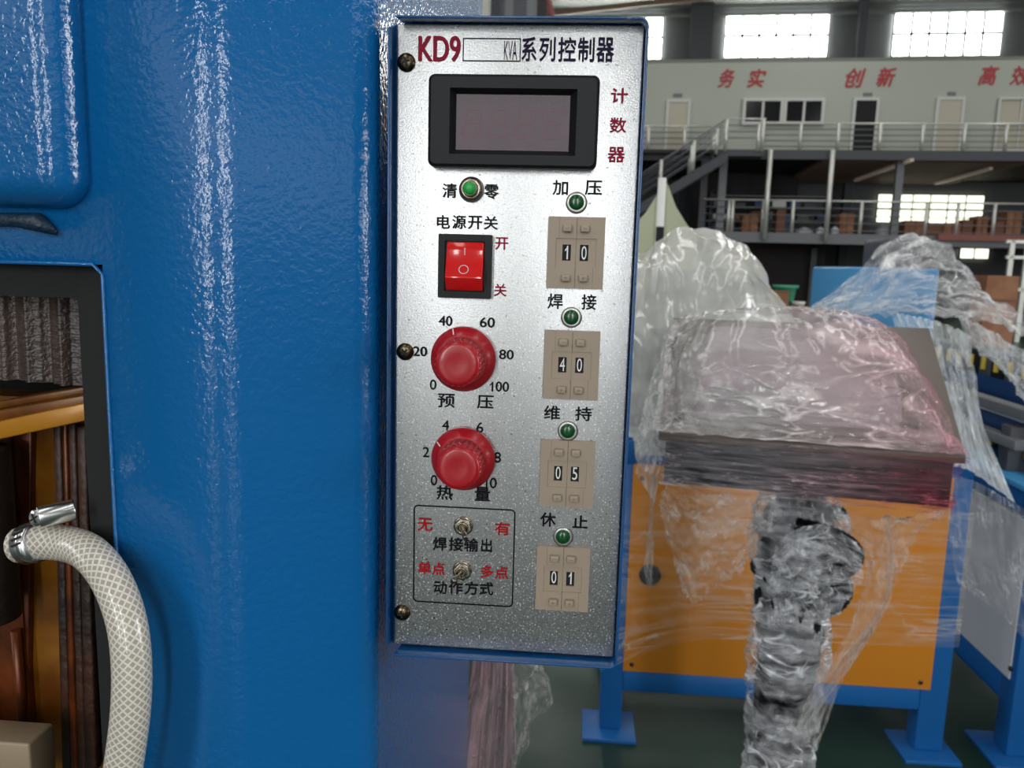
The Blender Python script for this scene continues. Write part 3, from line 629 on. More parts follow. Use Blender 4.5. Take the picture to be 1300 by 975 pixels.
tb_.add(vs, [(i * nseg + k, i * nseg + k + 1, (i + 1) * nseg + k + 1, (i + 1) * nseg + k) for i in range(len(hpp) - 1) for k in range(nseg - 1)], True); tb_.uv = uvs
tb_.build('tube', hose_m, hz)
# worm drive clamp
ht = (hpp[9] - hpp[2]).normalized(); c_ = hpp[6]
cl = thing('hose_clamp', 'shiny steel worm clamp with a cross screw tightening the clear hose', 'clamp', c_)
axc = (ht + Vector((0, 0, .10))).normalized()
MB().lathe(c_, axc, [(-.0042, HR + .0001), (-.0042, HR + .0011), (.0042, HR + .0011), (.0042, HR + .0001)], 40).build('band', chrome, cl)
for k in range(9):
    an = math.radians(-150 + k * 17); ro = axc.cross(Vector((0, 0, 1))).normalized(); rb = axc.cross(ro)
    d_ = ro * math.cos(an) + rb * math.sin(an); tt = axc.cross(d_)
    cc = c_ + d_ * (HR + .0012); MB().bar(cc - axc * .0028 + tt * .0003, cc + axc * .0028 - tt * .0003, .0009, .0005, tt).build('slot', black_m, cl)
sc_ = aty(40, 661, -.054)
MB().tube([sc_ + Vector((.000, .004, 0)), sc_ + Vector((.0105, .013, .0015))], .0046, 16).build('worm_housing', chrome, cl, bevel=.0006)
def cross_screw(c, axis, r, m, parent, dome=.35, slot=.55, wd_=.2, rot=0.0, nm='screw'):
    s_ = MB().lathe(c, axis, [(0, r), (r * .12, r), (r * dome * .7, r * .82), (r * dome, r * .5), (r * dome * 1.08, r * .05)], 28).build(nm, m, parent)
    ax = Vector(axis).normalized(); a = ax.cross(Vector((0, 0, 1))).normalized(); b = ax.cross(a); a, b = a * math.cos(rot) + b * math.sin(rot), b * math.cos(rot) - a * math.sin(rot)
    cc = Vector(c) + ax * (r * dome * 1.06)
    g = MB().bar(cc - a * r * slot, cc + a * r * slot, r * wd_, r * .12, b).bar(cc - b * r * slot, cc + b * r * slot, r * wd_, r * .13, a); g.build('cross_slot', black_m, s_)
    return s_
cross_screw(sc_ + Vector((-.0005, .0035, 0)), (-.25, -1, .1), .0036, chrome, cl, .3, .6, .18, .6)

# ================================================================== CONTROL BOX
cb = thing('control_box', 'slim blue control box with galvanised plate of knobs and switches', 'control box', (.053, .04, Z0 - .29))
PW, PH = .1061, .285
# plate, slightly folded edges
MB().box((.0, .0, Z0 - PH), (PW, .0012, Z0)).build('face_plate', plate_m, cb, bevel=.0009, seg_=3)
lp = .0072
# housing: back box + lips
hb = MB(); tl = .0010
hb.box((-.0028, .0045, Z0 - PH - .0022), (PW + .0011, .085, Z0 + .0011)); hb.build('housing', box_blue, cb, bevel=.001)
# top-right-bottom lip as one bent strip with rounded right corners
X0, X1, ZT, ZB = .0012, PW + .0003, Z0 + .0003, Z0 - PH - .0014
def lipstrip(x0, x1, zb, zt, r, t):
    P = [(x0, zt)] + [(x1 - r + r * math.sin(math.radians(a)), zt - r + r * math.cos(math.radians(a))) for a in range(0, 91, 15)] + [(x1 - r + r * math.cos(math.radians(a)), zb + r - r * math.sin(math.radians(a))) for a in range(0, 91, 15)] + [(x0, zb)]
    return P
Po = lipstrip(X0, X1 + tl, ZB - tl, ZT + tl, .004, 0); Pi = lipstrip(X0, X1, ZB, ZT, .003, 0)
n = len(Po); vs = []
for P in (Po, Pi):
    for y in (-lp, .005): vs += [(x + (.0022 if (y > 0 and i in (0, n - 1)) else 0), y, z) for i, (x, z) in enumerate(P)]
fs = []
for i in range(n - 1): fs += [(i, i + 1, n + i + 1, n + i), (2 * n + i, 3 * n + i, 3 * n + i + 1, 2 * n + i + 1), (i, 2 * n + i, 2 * n + i + 1, i + 1), (n + i, n + i + 1, 3 * n + i + 1, 3 * n + i)]
fs += [(0, n, 3 * n, 2 * n), (n - 1, 3 * n - 1, 4 * n - 1, 2 * n - 1)]
MB().add(vs, fs).build('front_lip', box_blue, cb, bevel=.0003)
xl = -.0014
MB().hexa([(xl - tl, -lp, Z0 - PH + .003), (xl, -lp, Z0 - PH + .003), (xl, .005, Z0 - PH - .001), (xl - tl, .005, Z0 - PH - .001), (xl - tl, -lp, Z0 - .0035), (xl, -lp, Z0 - .0035), (xl, .005, Z0 + .001), (xl - tl, .005, Z0 + .001)]).build('side_lip', box_blue, cb, bevel=.0003)
MB().tube([(aty(600, 835, .06).x, .06, Z0 - PH - .004), (aty(600, 835, .06).x, .06, Z0 - PH - .012)], .004, 16).build('cable_gland', rubber, cb)
# --- helpers on the plate plane
def pq(px, py, Y=0.): p = aty(px, py, Y); return p.x, p.z
def txt(s, q, m=ink, bold=.022, nm='printed_character', par=None):
    x0, y0, x1, y1 = q; cx, cy = (x0 + x1) / 2, (y0 + y1) / 2
    a = pq(x0, cy)[0]; b_ = pq(x1, cy)[0]; zt_ = pq(cx, y0)[1]; zb2 = pq(cx, y1)[1]; Y = -.00035
    print_text(s, (lambda u_, v_: (a + (b_ - a) * u_, Y, zb2 + (zt_ - zb2) * v_)), nm, m, par or cb, bold)
# title
txt('KD9', (532, 46, 584, 78), crimson, .018); txt('KVA', (640, 52, 656.5, 76.5), navy, 0)
for s, a, b_ in (('系', 662.5, 681), ('列', 685, 705), ('控', 709, 731), ('制', 734, 754.5), ('器', 757.5, 779.5)): txt(s, (a, 47.5 + (a - 662) * .008, b_, 77.5 + (a - 662) * .012), navy, .02)
txt('计', (776, 112, 797, 131), crimson); txt('数', (774.5, 149.5, 795, 168.5), crimson); txt('器', (772, 187, 793, 206), crimson)
txt('清', (562, 233, 580, 251)); txt('零', (615, 234.5, 633, 252.5))
for s, a, b_, dy in (('电', 555, 571, 0), ('源', 574.5, 591.5, .3), ('开', 594.5, 612, .8), ('关', 614.5, 632, 1.3)): txt(s, (a, 273.5 + dy, b_, 290 + dy))
txt('开', (629, 301.5, 645, 317), crimson); txt('关', (627.5, 360.5, 643, 376), crimson)
for s, q in (('加', (702, 229, 721, 247.5)), ('压', (743, 229.5, 764, 247.5)), ('焊', (695.5, 373, 714.5, 392)), ('接', (738.5, 374, 757, 393)), ('维', (691, 515, 711, 532.5)), ('持', (730.5, 516.5, 751, 534)),
             ('休', (686, 650.5, 705.5, 668)), ('止', (727, 654, 746, 670)), ('预', (556, 500, 577, 517)), ('压', (606, 502, 626.5, 518.5)), ('热', (554.5, 616.5, 574.5, 634)), ('量', (603, 618.5, 622, 635.5))): txt(s, q)
for s, a, b_, dy in (('焊', 550, 567, 0), ('接', 570, 588, .6), ('输', 589.5, 607, 1.4), ('出', 611, 624.5, 2)): txt(s, (a, 682 + dy, b_, 698.5 + dy))
for s, a, b_, dy in (('动', 551, 567, 0), ('作', 570, 587, .5), ('方', 590, 607, 1), ('式', 609, 626, 1.4)): txt(s, (a, 737.5 + dy, b_, 753.5 + dy))
txt('无', (530.5, 658, 549, 673.5), red_ink); txt('有', (628.5, 663, 647, 679), red_ink)
txt('单', (531, 713, 547, 728.5), red_ink); txt('点', (549, 714, 564.5, 729.5), red_ink); txt('多', (610.5, 718, 626, 733), red_ink); txt('点', (628.5, 719, 645, 734.5), red_ink)
for s, q in (('40', (557.5, 401, 574, 413.5)), ('60', (609.5, 403, 628, 415.5)), ('20', (525, 440, 542, 452)), ('80', (634, 444, 652, 456)), ('0', (546, 482, 554, 494.5)), ('1', (620.5, 484.5, 627.5, 497)), ('00', (629.5, 484.5, 646, 497)),
             ('4', (561.5, 533.5, 570, 546)), ('6', (605, 536, 613.5, 549)), ('2', (537, 567.5, 545, 580)), ('8', (627.5, 574, 636, 587)), ('0', (547, 603, 555, 616)), ('1', (613.5, 606.5, 620, 619.5)), ('0', (622, 606.5, 630.5, 619.5))): txt(s, q, ink, .025)
# printed outlines
def outline(c4, r, w_, m, n=5):
    (x0, z1), (x1, _), (_, z0) = pq(*c4[0]), pq(*c4[1]), pq(*c4[2]); x1 = (pq(*c4[1])[0] + pq(*c4[2])[0]) / 2; z0 = (pq(*c4[2])[1] + pq(*c4[3])[1]) / 2; z1 = (pq(*c4[0])[1] + pq(*c4[1])[1]) / 2; x0 = (pq(*c4[0])[0] + pq(*c4[3])[0]) / 2
    g = MB(); ring(g, rrect(x0, z0, x1, z1, r, n), rrect(x0 + w_, z0 + w_, x1 - w_, z1 - w_, max(r - w_, .00005), n), -.0003, -.0001); g.build('printed_outline', m, cb)
outline([(525, 640.5), (655, 647), (650.8, 771), (524.5, 763.5)], .0022, .0006, ink)
outline([(587.6, 48), (661.5, 48.8), (660.7, 78.2), (587.4, 78)], .00006, .00042, navy, 1)
# --- counter display
dm = part('counter_display', 'black bezel with a dark smoked red number window', cb, (0, 0, Z0))
Yd = -.0062
def q4(pts, Y):
    P = [pq(a, b_, Y) for a, b_ in pts]; return (P[0][0] + P[3][0]) / 2, (P[2][1] + P[3][1]) / 2, (P[1][0] + P[2][0]) / 2, (P[0][1] + P[1][1]) / 2
x0, z0, x1, z1 = q4([(543.5, 93.5), (762, 94.5), (757.5, 213.5), (543, 212)], Yd)
a0, c0, a1, c1 = q4([(571, 111.5), (732.5, 112.5), (731, 197), (570, 196)], Yd)
s0, t0, s1, t1 = q4([(579.7, 120), (723.7, 121), (721.8, 191.6), (579, 190.5)], -.002)
g = MB(); N_ = 5
OA = rrect(x0, z0, x1, z1, .0028, N_); OB = rrect(x0 + .0012, z0 + .0012, x1 - .0012, z1 - .0012, .002, N_)
IA = rrect(a0, c0, a1, c1, .0001, N_); IB = rrect(s0, t0, s1, t1, .0001, N_); n = len(OA)
vs = [(x, 0, z) for x, z in OA] + [(x, Yd + .0009, z) for x, z in OA] + [(x, Yd, z) for x, z in OB] + [(x, Yd, z) for x, z in IA] + [(x, -.002, z) for x, z in IB]
g.add(vs, [(k * n + i, k * n + (i + 1) % n, (k + 1) * n + (i + 1) % n, (k + 1) * n + i) for k in range(4) for i in range(n)]); g.build('bezel', black, dm)
MB().box((s0 - .0002, -.0021, t0 - .0002), (s1 + .0002, -.0002, t1 + .0002)).build('screen', screen, dm)
sw = (s1 - s0)
for k in range(4):                                             # the unlit seven segment digits faintly showing
    cx = s0 + sw * (.14 + .235 * k); cz = (t0 + t1) / 2 - .0004; w2, h2, th = .0033, .0058, .0009; sk = .12
    g = MB()
    def sg_(ax, az, bx_, bz): g.bar((cx + ax + az * sk, -.00213, cz + az), (cx + bx_ + bz * sk, -.00213, cz + bz), th, .0001, (1, 0, 0) if ax == bx_ else (0, 0, 1))
    for zz in (-h2, 0, h2): sg_(-w2 * .8, zz, w2 * .8, zz)
    for xx in (-w2, w2):
        sg_(xx, -h2 * .88, xx, -h2 * .12); sg_(xx, h2 * .12, xx, h2 * .88)
    g.build('digit', seg, dm)
# --- push button
def plate_lathe(px, py, prof, m, nm, par, n=32, wob=None): x, z = pq(px, py); return MB().lathe((x, 0, z), (0, -1, 0), prof, n, wob).build(nm, m, par)
pb = part('push_button', 'green push button in a knurled nickel nut', cb, (0, 0, Z0))
plate_lathe(598.6, 240.8, [(-.0002, .0056), (.0005, .0056), (.0006, .0046)], mat('steel_washer', (170, 170, 168), .35, .9), 'washer', pb)
plate_lathe(598.6, 240.8, [(.0003, .0049), (.0028, .0049), (.0034, .0043), (.0034, .0034)], nickel, 'nut', pb, 96, lambda i, k: 1 + (.025 if (k % 4 < 2 and i < 2) else 0))
plate_lathe(598.6, 240.8, [(.003, .0036), (.0050, .0034), (.0052, .003)], nickel, 'bushing', pb)
plate_lathe(598.6, 240.8, [(.004, .0027), (.0082, .0027), (.0088, .0023), (.009, .0005)], green_btn, 'button_cap', pb)
# --- indicator lamps
for px, py in ((732, 257.5), (725.5, 403), (721, 547), (715, 681)):
    il = part('indicator_lamp', None, cb, (0, 0, Z0))
    plate_lathe(px, py, [(-.0002, .0047), (.0007, .0047), (.0012, .0043), (.0012, .0036)], mat('satin_ring', (170, 168, 164), .3, .9) if 'satin_ring' not in MATS else MATS['satin_ring'], 'ring', il)
    plate_lathe(px - .3, py - .3, [(.0, .0035), (.0010, .0035), (.0018, .0028), (.0022, .0016), (.0023, .0003)], green_led, 'lens', il)
# --- thumbwheel switches (built once, copied)
def on(f, x0, x1): return x0 + (x1 - x0) * f
TW, THh = .0248, .0312
def thumb(cx, cz, digits):
    t = part('thumbwheel_switch', 'beige two digit thumbwheel switch set to %s' % digits, cb, (0, 0, Z0)); x0, x1, z1, z0 = cx - TW / 2, cx + TW / 2, cz + THh / 2, cz - THh / 2
    X = lambda f: on(f, x0, x1); Zf = lambda f: on(f, z1, z0); yf = -.0022
    half = lambda a, b_: MB()
    for (a, b_, wa, wb, inn) in ((0, .498, .26, .41, 0), (.502, 1, .57, .72, 1)):
        g = MB(); ra, rb = (.14, .498) if inn == 0 else (.502, .86)
        ly = [(0, .30), (.30, .70), (.70, 1)]
        g.box((X(a), 0, Zf(0)), (X(b_), yf, Zf(.30))); g.box((X(a), 0, Zf(.70)), (X(b_), yf, Zf(1)))
        if inn == 0: g.box((X(0), 0, Zf(.30)), (X(.14), yf, Zf(.70)))
        else: g.box((X(.86), 0, Zf(.30)), (X(1), yf, Zf(.70)))
        yr = yf + .0006
        g.box((X(ra), 0, Zf(.30)), (X(rb), yr, Zf(.385))); g.box((X(ra), 0, Zf(.61)), (X(rb), yr, Zf(.70)))
        g.box((X(ra), 0, Zf(.385)), (X(wa), yr, Zf(.61))); g.box((X(wb), 0, Zf(.385)), (X(rb), yr, Zf(.61)))
        g.build('module_body', beige, t)
        MB().box((X(wa), 0, Zf(.385)), (X(wb), yr + .0009, Zf(.61))).build('number_wheel', black_m, t)
        for zz in (.163, .85):
            bt = MB().box((X((wa + wb) / 2 - .075), yf, Zf(zz - .047)), (X((wa + wb) / 2 + .075), yf - .0026, Zf(zz + .047))).build('step_button', beige, t, bevel=.00025)
        m_ = (wa + wb) / 2; MB().box((X(m_ - .035), yf - .00268, Zf(.163) - .0001), (X(m_ + .035), yf - .0025, Zf(.163) + .0001)).build('minus_mark', beige_d, t)
        MB().box((X(m_ - .035), yf - .00268, Zf(.85) - .0001), (X(m_ + .035), yf - .0025, Zf(.85) + .0001)).box((X(m_) - .0001, yf - .00268, Zf(.825)), (X(m_) + .0001, yf - .0025, Zf(.875))).build('plus_mark', beige_d, t)
        d_ = digits[inn]
        wa2, wb2 = (wa + .03, wb - .03) if d_ != '1' else (wa + .035, wb - .035)
        print_text(d_, (lambda u_, v_, wa2=wa2, wb2=wb2: (X(wa2) + (X(wb2) - X(wa2)) * u_, yr + .00085, Zf(.59) + (Zf(.40) - Zf(.59)) * v_)), 'wheel_digit', white_ink, t, .0)
        MB().box((X(a if inn else .19), yf - .00002, Zf(.005)), (X(a if inn else .19) + .00016, yf + .0001, Zf(.295))).build('groove', beige_d, t)
        MB().box((X(.81 if inn else .49), yf - .00002, Zf(.705)), (X(.81 if inn else .49) + .00016, yf + .0001, Zf(.995))).build('groove', beige_d, t)
    # raised step around the recess
    return t
for q, dg_ in (([(696.8, 274.4), (770, 275.8), (764.7, 367.4), (693.2, 365.8)], '10'), ([(691.6, 419.2), (762.5, 421), (759, 508.4), (689, 506.5)], '40'), ([(686.8, 558.3), (756.2, 562), (752.5, 646.2), (684.2, 641.4)], '05'), ([(681.3, 693), (750.3, 695.7), (745.9, 778), (679.4, 774.4)], '01')):
    x0, z0, x1, z1 = q4(q, -.0022); thumb((x0 + x1) / 2, (z0 + z1) / 2, dg_)
# --- rocker switch
rk = part('rocker_switch', 'black framed translucent red rocker switch', cb, (0, 0, Z0)); Yr = -.003
x0, z0, x1, z1 = q4([(556.6, 296.5), (625.2, 298.2), (622.8, 379.5), (555.6, 378)], Yr); a0, c0, a1, c1 = q4([(564.8, 305.4), (615.5, 306), (614.6, 371), (563.3, 369.4)], Yr)
g = MB(); ring(g, rrect(x0, z0, x1, z1, .0006, 3), rrect(a0, c0, a1, c1, .0002, 3), Yr, 0); g.build('frame', black, rk)
MB().box((a0, -.0002, c0), (a1, .003, c1)).build('well', black_g, rk)
gx0, gx1 = a0 + .0011, a1 - .0004
h_ = c1 - c0; pr = [(-.0, c1 - .0004), (-.0030, c1 - .0006), (-.0042, c1 - .0022), (-.0046, c1 - h_ * .2), (-.0062, c1 - h_ * .45), (-.0086, c1 - h_ * .70), (-.0088, c1 - h_ * .73), (-.0050, c0 + .0008), (-.0040, c0 + .0004), (0, c0 + .0004)]
MB().prism(pr, lambda y, z: (gx0, y, z), lambda y, z: (gx1, y, z)).build('rocker', red_tr, rk, bevel=.0005, seg_=3)
xm = (gx0 + gx1) / 2
MB().box((xm - .00025, -.0051, c1 - h_ * .36), (xm + .00025, -.0043, c1 - h_ * .14)).build('on_mark', grey_ink, rk)
tg = (Vector((0, -.0086 + .0062, -h_ * .25))).normalized(); cc = Vector((xm, -.00745, c1 - h_ * .57)); nn = Vector((1, 0, 0)).cross(tg)
nn = nn if nn.y < 0 else -nn
g = MB(); nO = 28; vs = []
for r_ in (.00185, .00225):
    vs += [cc + nn * .0005 + Vector((1, 0, 0)) * r_ * math.cos(k * 2 * math.pi / nO) + tg * r_ * .95 * math.sin(k * 2 * math.pi / nO) for k in range(nO)]
g.add(vs, [(k, (k + 1) % nO, nO + (k + 1) % nO, nO + k) for k in range(nO)]); g.build('off_mark', grey_ink, rk)
# --- two red knobs
def knob(px, py, h, ang, lb):
    k_ = part('rotary_knob', lb, cb, (0, 0, Z0)); R = .01485
    x, z = pq(px, py)
    MB().lathe((x, 0, z), (0, -1, 0), [(.0005, R), (.0022, R), (.0030, R - .0003), (.0062, R - .0032), (.0066, R - .0038)], 56).build('skirt', red_pl, k_)
    MB().lathe((x, 0, z), (0, -1, 0), [(.006, R - .0044), (h - .0012, R - .0051)], 120, lambda i, k: 1 + (.012 if k % 5 < 3 else -.05)).build('fluted_grip', red_pl, k_)
    rc = R - .0052
    MB().lathe((x, 0, z), (0, -1, 0), [(h - .003, rc * 1.0), (h - .0012, rc), (h - .0004, rc * .93), (h, rc * .8), (h - .0003, rc * .4), (h - .0005, .0002)], 56).build('cap', red_pl, k_)
    d_ = Vector((math.sin(ang), 0, math.cos(ang))); p0 = Vector((x, -.0031, z)) + d_ * (R - .0006); p1 = Vector((x, -.0061, z)) + d_ * (R - .0030)
    off = Vector((d_.x * .0002, -.00018, d_.z * .0002)); MB().bar(p0 + off, p1 + off, .0005, .0002, (d_.z, 0, -d_.x)).build('pointer_line', white_ink, k_)
knob(588.7, 455.3, .0212, math.radians(-19), 'red fluted knob of the upper scale, pointer near 40')
knob(588.7, 581.5, .0195, math.radians(-57), 'red fluted knob of the lower scale, pointer near 2')
# --- toggles
def toggle(px, py, tip, lb):
    t = part('toggle_switch', lb, cb, (0, 0, Z0)); x, z = pq(px, py)
    MB().lathe((x, 0, z), (0, -1, 0), [(0, .0046), (.0005, .0046), (.0006, .004)], 32).build('washer', nickel, t)
    MB().lathe((x, 0, z), (0, -1, 0), [(.0004, .0045), (.0022, .0045), (.0026, .0041)], 6).build('nut', nickel, t, bevel=.0002)
    MB().lathe((x, 0, z), (0, -1, 0), [(.002, .0028), (.0040, .0028), (.0041, .0022), (.0030, .0018)], 28).build('bushing', nickel, t)
    tp = aty(*tip, -.0115); b0 = Vector((x, -.0028, z)); MB().tube([b0, b0.lerp(tp, .5), b0.lerp(tp, .9), tp], [.0009, .0011, .0014, .0010], 14).build('lever', nickel, t)
toggle(588.3, 667.5, (591.3, 684), 'nickel toggle switch, upper one, lever hanging straight down'); toggle(586.8, 724, (574, 739), 'nickel toggle switch, lower one, lever pointing down left')
# --- cover screws
for px, py, ro_ in ((516, 79.5, .3), (514.5, 446.5, .7), (510.5, 777.5, .2)):
    x, z = pq(px, py); cross_screw((x, 0, z), (0, -1, 0), .0040, brass, cb, .5, .45, .22, ro_)
for px, py in ((551, 784.5), (567, 799.5)):
    x, z = pq(px, py); MB().lathe((x, 0, z), (0, -1, 0), [(0, .0004), (.0001, .0003)], 8).build('pit', black_m, cb)

# ================================================================== ORANGE CABINET (base of the wrapped machine)
Yc = 2.035
cab = thing('steel_cabinet', 'blue steel cabinet frame with a large orange panel on plate feet', 'cabinet', (.77, Yc + .4, 0))
XL, XR, ZTp, DPT = .225, 1.305, .975, .62
def cbx(a, b_, m=frame_blue, nm='frame_tube', par=cab, bv=.004): return MB().box(a, b_).build(nm, m, par, bevel=bv)
for x in (XL, XR - .085):
    for y in (Yc, Yc + DPT - .07): cbx((x, y, .012), (x + .085 if x > 1 else x + .07, y + .07, ZTp - .075), nm='leg')
for y in (Yc, Yc + DPT - .07):
    cbx((XL, y, ZTp - .075), (XR, y + .07, ZTp), nm='top_rail'); cbx((XL + .07, y, .148), (XR - .085, y + .07, .222), nm='bottom_rail')
for x in (XL, XR - .07): cbx((x, Yc + .07, .148), (x + .07, Yc + DPT - .07, .222), nm='side_rail')
cbx((XL, Yc + .005, ZTp), (XR, Yc + DPT, ZTp + .008), nm='top_plate', bv=.001)
for x in (XL - .055, XR - .135):
    for y in (Yc - .06, Yc + DPT - .14): cbx((x, y, 0), (x + .17, y + .17, .012), nm='foot_plate', bv=.001)
pa = aty(808, 592, Yc); MB().box((.292, Yc - .003, .219), (1.247, Yc - .0005, .902)).build('orange_panel', orange, cab, bevel=.0008)
for p_ in ((815, 607), (802, 843), (1168, 866)):
    q_ = aty(*p_, Yc); cross_screw((q_.x, Yc - .003, q_.z), (0, -1, 0), .0075, black_g, cab, .4, .4, .2)
q_ = aty(825, 729, Yc); MB().lathe((q_.x, Yc - .003, q_.z), (0, -1, 0), [(0, .034), (.004, .034), (.006, .028)], 28).build('keyhole_plug', black_g, cab)
MB().box((.3, Yc + .02, .23), (1.24, Yc + .03, .95)).build('inner_lining', dark_blue, cab)

# ================================================================== SECOND MACHINE ON THE RIGHT
m2 = thing('machine_table', 'long blue machine table at the right with chain tray and pale side panel', 'machine', (2.1, 3.2, 0))
X2, Y2, ZT2 = 1.50, 2.035, .85; L2 = 2.6
def mbx(a, b_, m=frame_blue, nm='frame_tube', bv=.004): return MB().box(a, b_).build(nm, m, m2, bevel=bv)
for x in (X2, X2 + 1.0):
    for y in (Y2, Y2 + L2 - .08): mbx((x, y, .012), (x + .08, y + .08, .77), nm='leg')
mbx((X2, Y2, .77), (X2 + .08, Y2 + L2, ZT2), nm='top_rail'); mbx((X2 + 1.0, Y2, .77), (X2 + 1.08, Y2 + L2, ZT2), nm='top_rail')
mbx((X2, Y2, .77), (X2 + 1.08, Y2 + .08, ZT2), nm='end_rail')
mbx((X2, Y2 + .08, .165), (X2 + .08, Y2 + L2 - .08, .26), nm='bottom_rail'); mbx((X2 + .08, Y2, .165), (X2 + 1.0, Y2 + .08, .26), nm='bottom_rail')
for y in (Y2 - .06, Y2 + L2 - .14): mbx((X2 - .06, y, 0), (X2 + .14, y + .2, .012), nm='foot_plate', bv=.001)
MB().box((X2 - .004, Y2 + .03, .255), (X2 - .0005, Y2 + L2 - .1, .765)).build('side_panel', palep, m2)
q_ = atx(1283, 849, X2 - .004); MB().lathe((X2 - .004, q_.y, q_.z), (-1, 0, 0), [(0, .009), (.004, .006)], 14).build('screw', black_g, m2)
MB().box((X2 - .01, Y2 - .01, ZT2), (X2 + 1.09, Y2 + L2, ZT2 + .02)).build('table_top', pale_blue, m2, bevel=.003)
# chain tray on the table with many dark links and yellow tabs
def tray(pA, pB, nlk, w_, hh, lb):
    g = part('chain_tray', lb, m2, pA); A = Vector(pA); Bv = Vector(pB); dv = (Bv - A) / nlk; sd = dv.cross(Vector((0, 0, 1))).normalized()
    for k in range(nlk):
        a = A + dv * (k + .06); b_ = A + dv * (k + .94); MB().bar(a, b_, w_, hh, sd).build('link', black if k % 2 else steel_d, g, bevel=.004)
        c = A + dv * (k + .5) + Vector((0, 0, 0)); fr_ = c - Vector((0, 0, 0)) + (sd * (w_ / 2 + .004) if (c + sd - CAM).length < (c - sd - CAM).length else -sd * (w_ / 2 + .004))
        MB().bar(fr_ - dv * .12, fr_ + dv * .12, .006, hh * .5, sd).build('yellow_tab', lens_y, g)
tray((1.52, 3.75, 1.21), (1.56, 2.0, 1.21), 22, .10, .085, 'black plastic cable chain with yellow tabs')
tray((1.62, 2.9, .93), (1.62, 2.0, .93), 12, .08, .05, 'lower black cable chain with yellow tabs')
mbx((X2 + .1, Y2 + .3, .87), (X2 + .22, Y2 + L2 - .2, 1.02), dark_blue, 'slide_body'); mbx((X2 + .24, Y2 + .1, .87), (X2 + .9, Y2 + L2 - .3, 1.12), dark_blue, 'gantry_block')
mbx((X2 + .06, Y2 + .2, 1.04), (X2 + .12, Y2 + L2, 1.075), steel_l, 'guide_rail'); mbx((X2 + .02, Y2 + .2, .95), (X2 + .06, Y2 + L2, .985), steel_l, 'guide_rail')
for k in range(6): mbx((X2 + .03, Y2 + .25 + k * .4, .87), (X2 + .1, Y2 + .31 + k * .4, 1.02), steel_d, 'bracket')
mbx((1.33, 3.2, 0.87), (1.66, 3.9, 1.53), pale_blue, 'blue_head', .01)
mbx((1.45, 3.3, 1.53), (1.63, 3.55, 1.66), steel_d, 'motor', .02)
mbx((1.22, 3.15, .85), (1.32, 3.7, 1.30), steel_l, 'side_box', .01)

# ================================================================== FILM
def catm(a, b_, c, d, t): return .5 * ((2 * b_) + (c - a) * t + (2 * a - 5 * b_ + 4 * c - d) * t * t + (3 * b_ - a - 3 * c + d) * t ** 3)
def curve(P, n):
    Q = [P[0] * 2 - P[1]] + list(P) + [P[-1] * 2 - P[-2]]; m_ = len(P) - 1; out = []
    for k in range(n + 1):
        s = k / n * m_; i = min(int(s), m_ - 1); out.append(catm(Q[i], Q[i + 1], Q[i + 2], Q[i + 3], s - i))
    return out
def ridged(p): return 1 - abs(noise.noise(p)) * 2
def film(name, rows, m, parent, nu=60, nv=60, amp=.01, fu=6, fv=3, seed=0, rip=0.0, **tk):
    """rows of equal length: a skin of film through the points, creased by ridged noise"""
    R = [curve([Vector(p) for p in r], nu) for r in rows]; G = [curve([R[j][i] for j in range(len(R))], nv) for i in range(nu + 1)]
    b = MB(); vs = []; uvs = []
    for j in range(nv + 1):
        for i in range(nu + 1):
            p = G[i][j]; a = G[min(i + 1, nu)][j] - G[max(i - 1, 0)][j]; c = G[i][min(j + 1, nv)] - G[i][max(j - 1, 0)]
            nrm = a.cross(c); nrm = nrm.normalized() if nrm.length > 1e-9 else Vector((0, 1, 0))
            q = Vector((i / nu * fu + seed, j / nv * fv, seed * 1.7)); q2 = q * 2.7
            h = (ridged(q) ** 2 - .4) + .45 * (ridged(q2) ** 2 - .4) + .2 * noise.noise(q * 7)
            p2 = p + nrm * h * amp
            if rip and (i in (0, nu) or j in (0, nv)): p2 = p2 + (a.normalized() * noise.noise(q * 9) + c.normalized() * noise.noise(q * 8 + Vector((5, 5, 5)))) * rip
            vs.append(p2); uvs.append((i / nu, j / nv))
    w_ = nu + 1
    b.add(vs, [(j * w_ + i, j * w_ + i + 1, (j + 1) * w_ + i + 1, (j + 1) * w_ + i) for j in range(nv) for i in range(nu)], True); b.uv = uvs
    return b.build(name, m, parent, **tk)

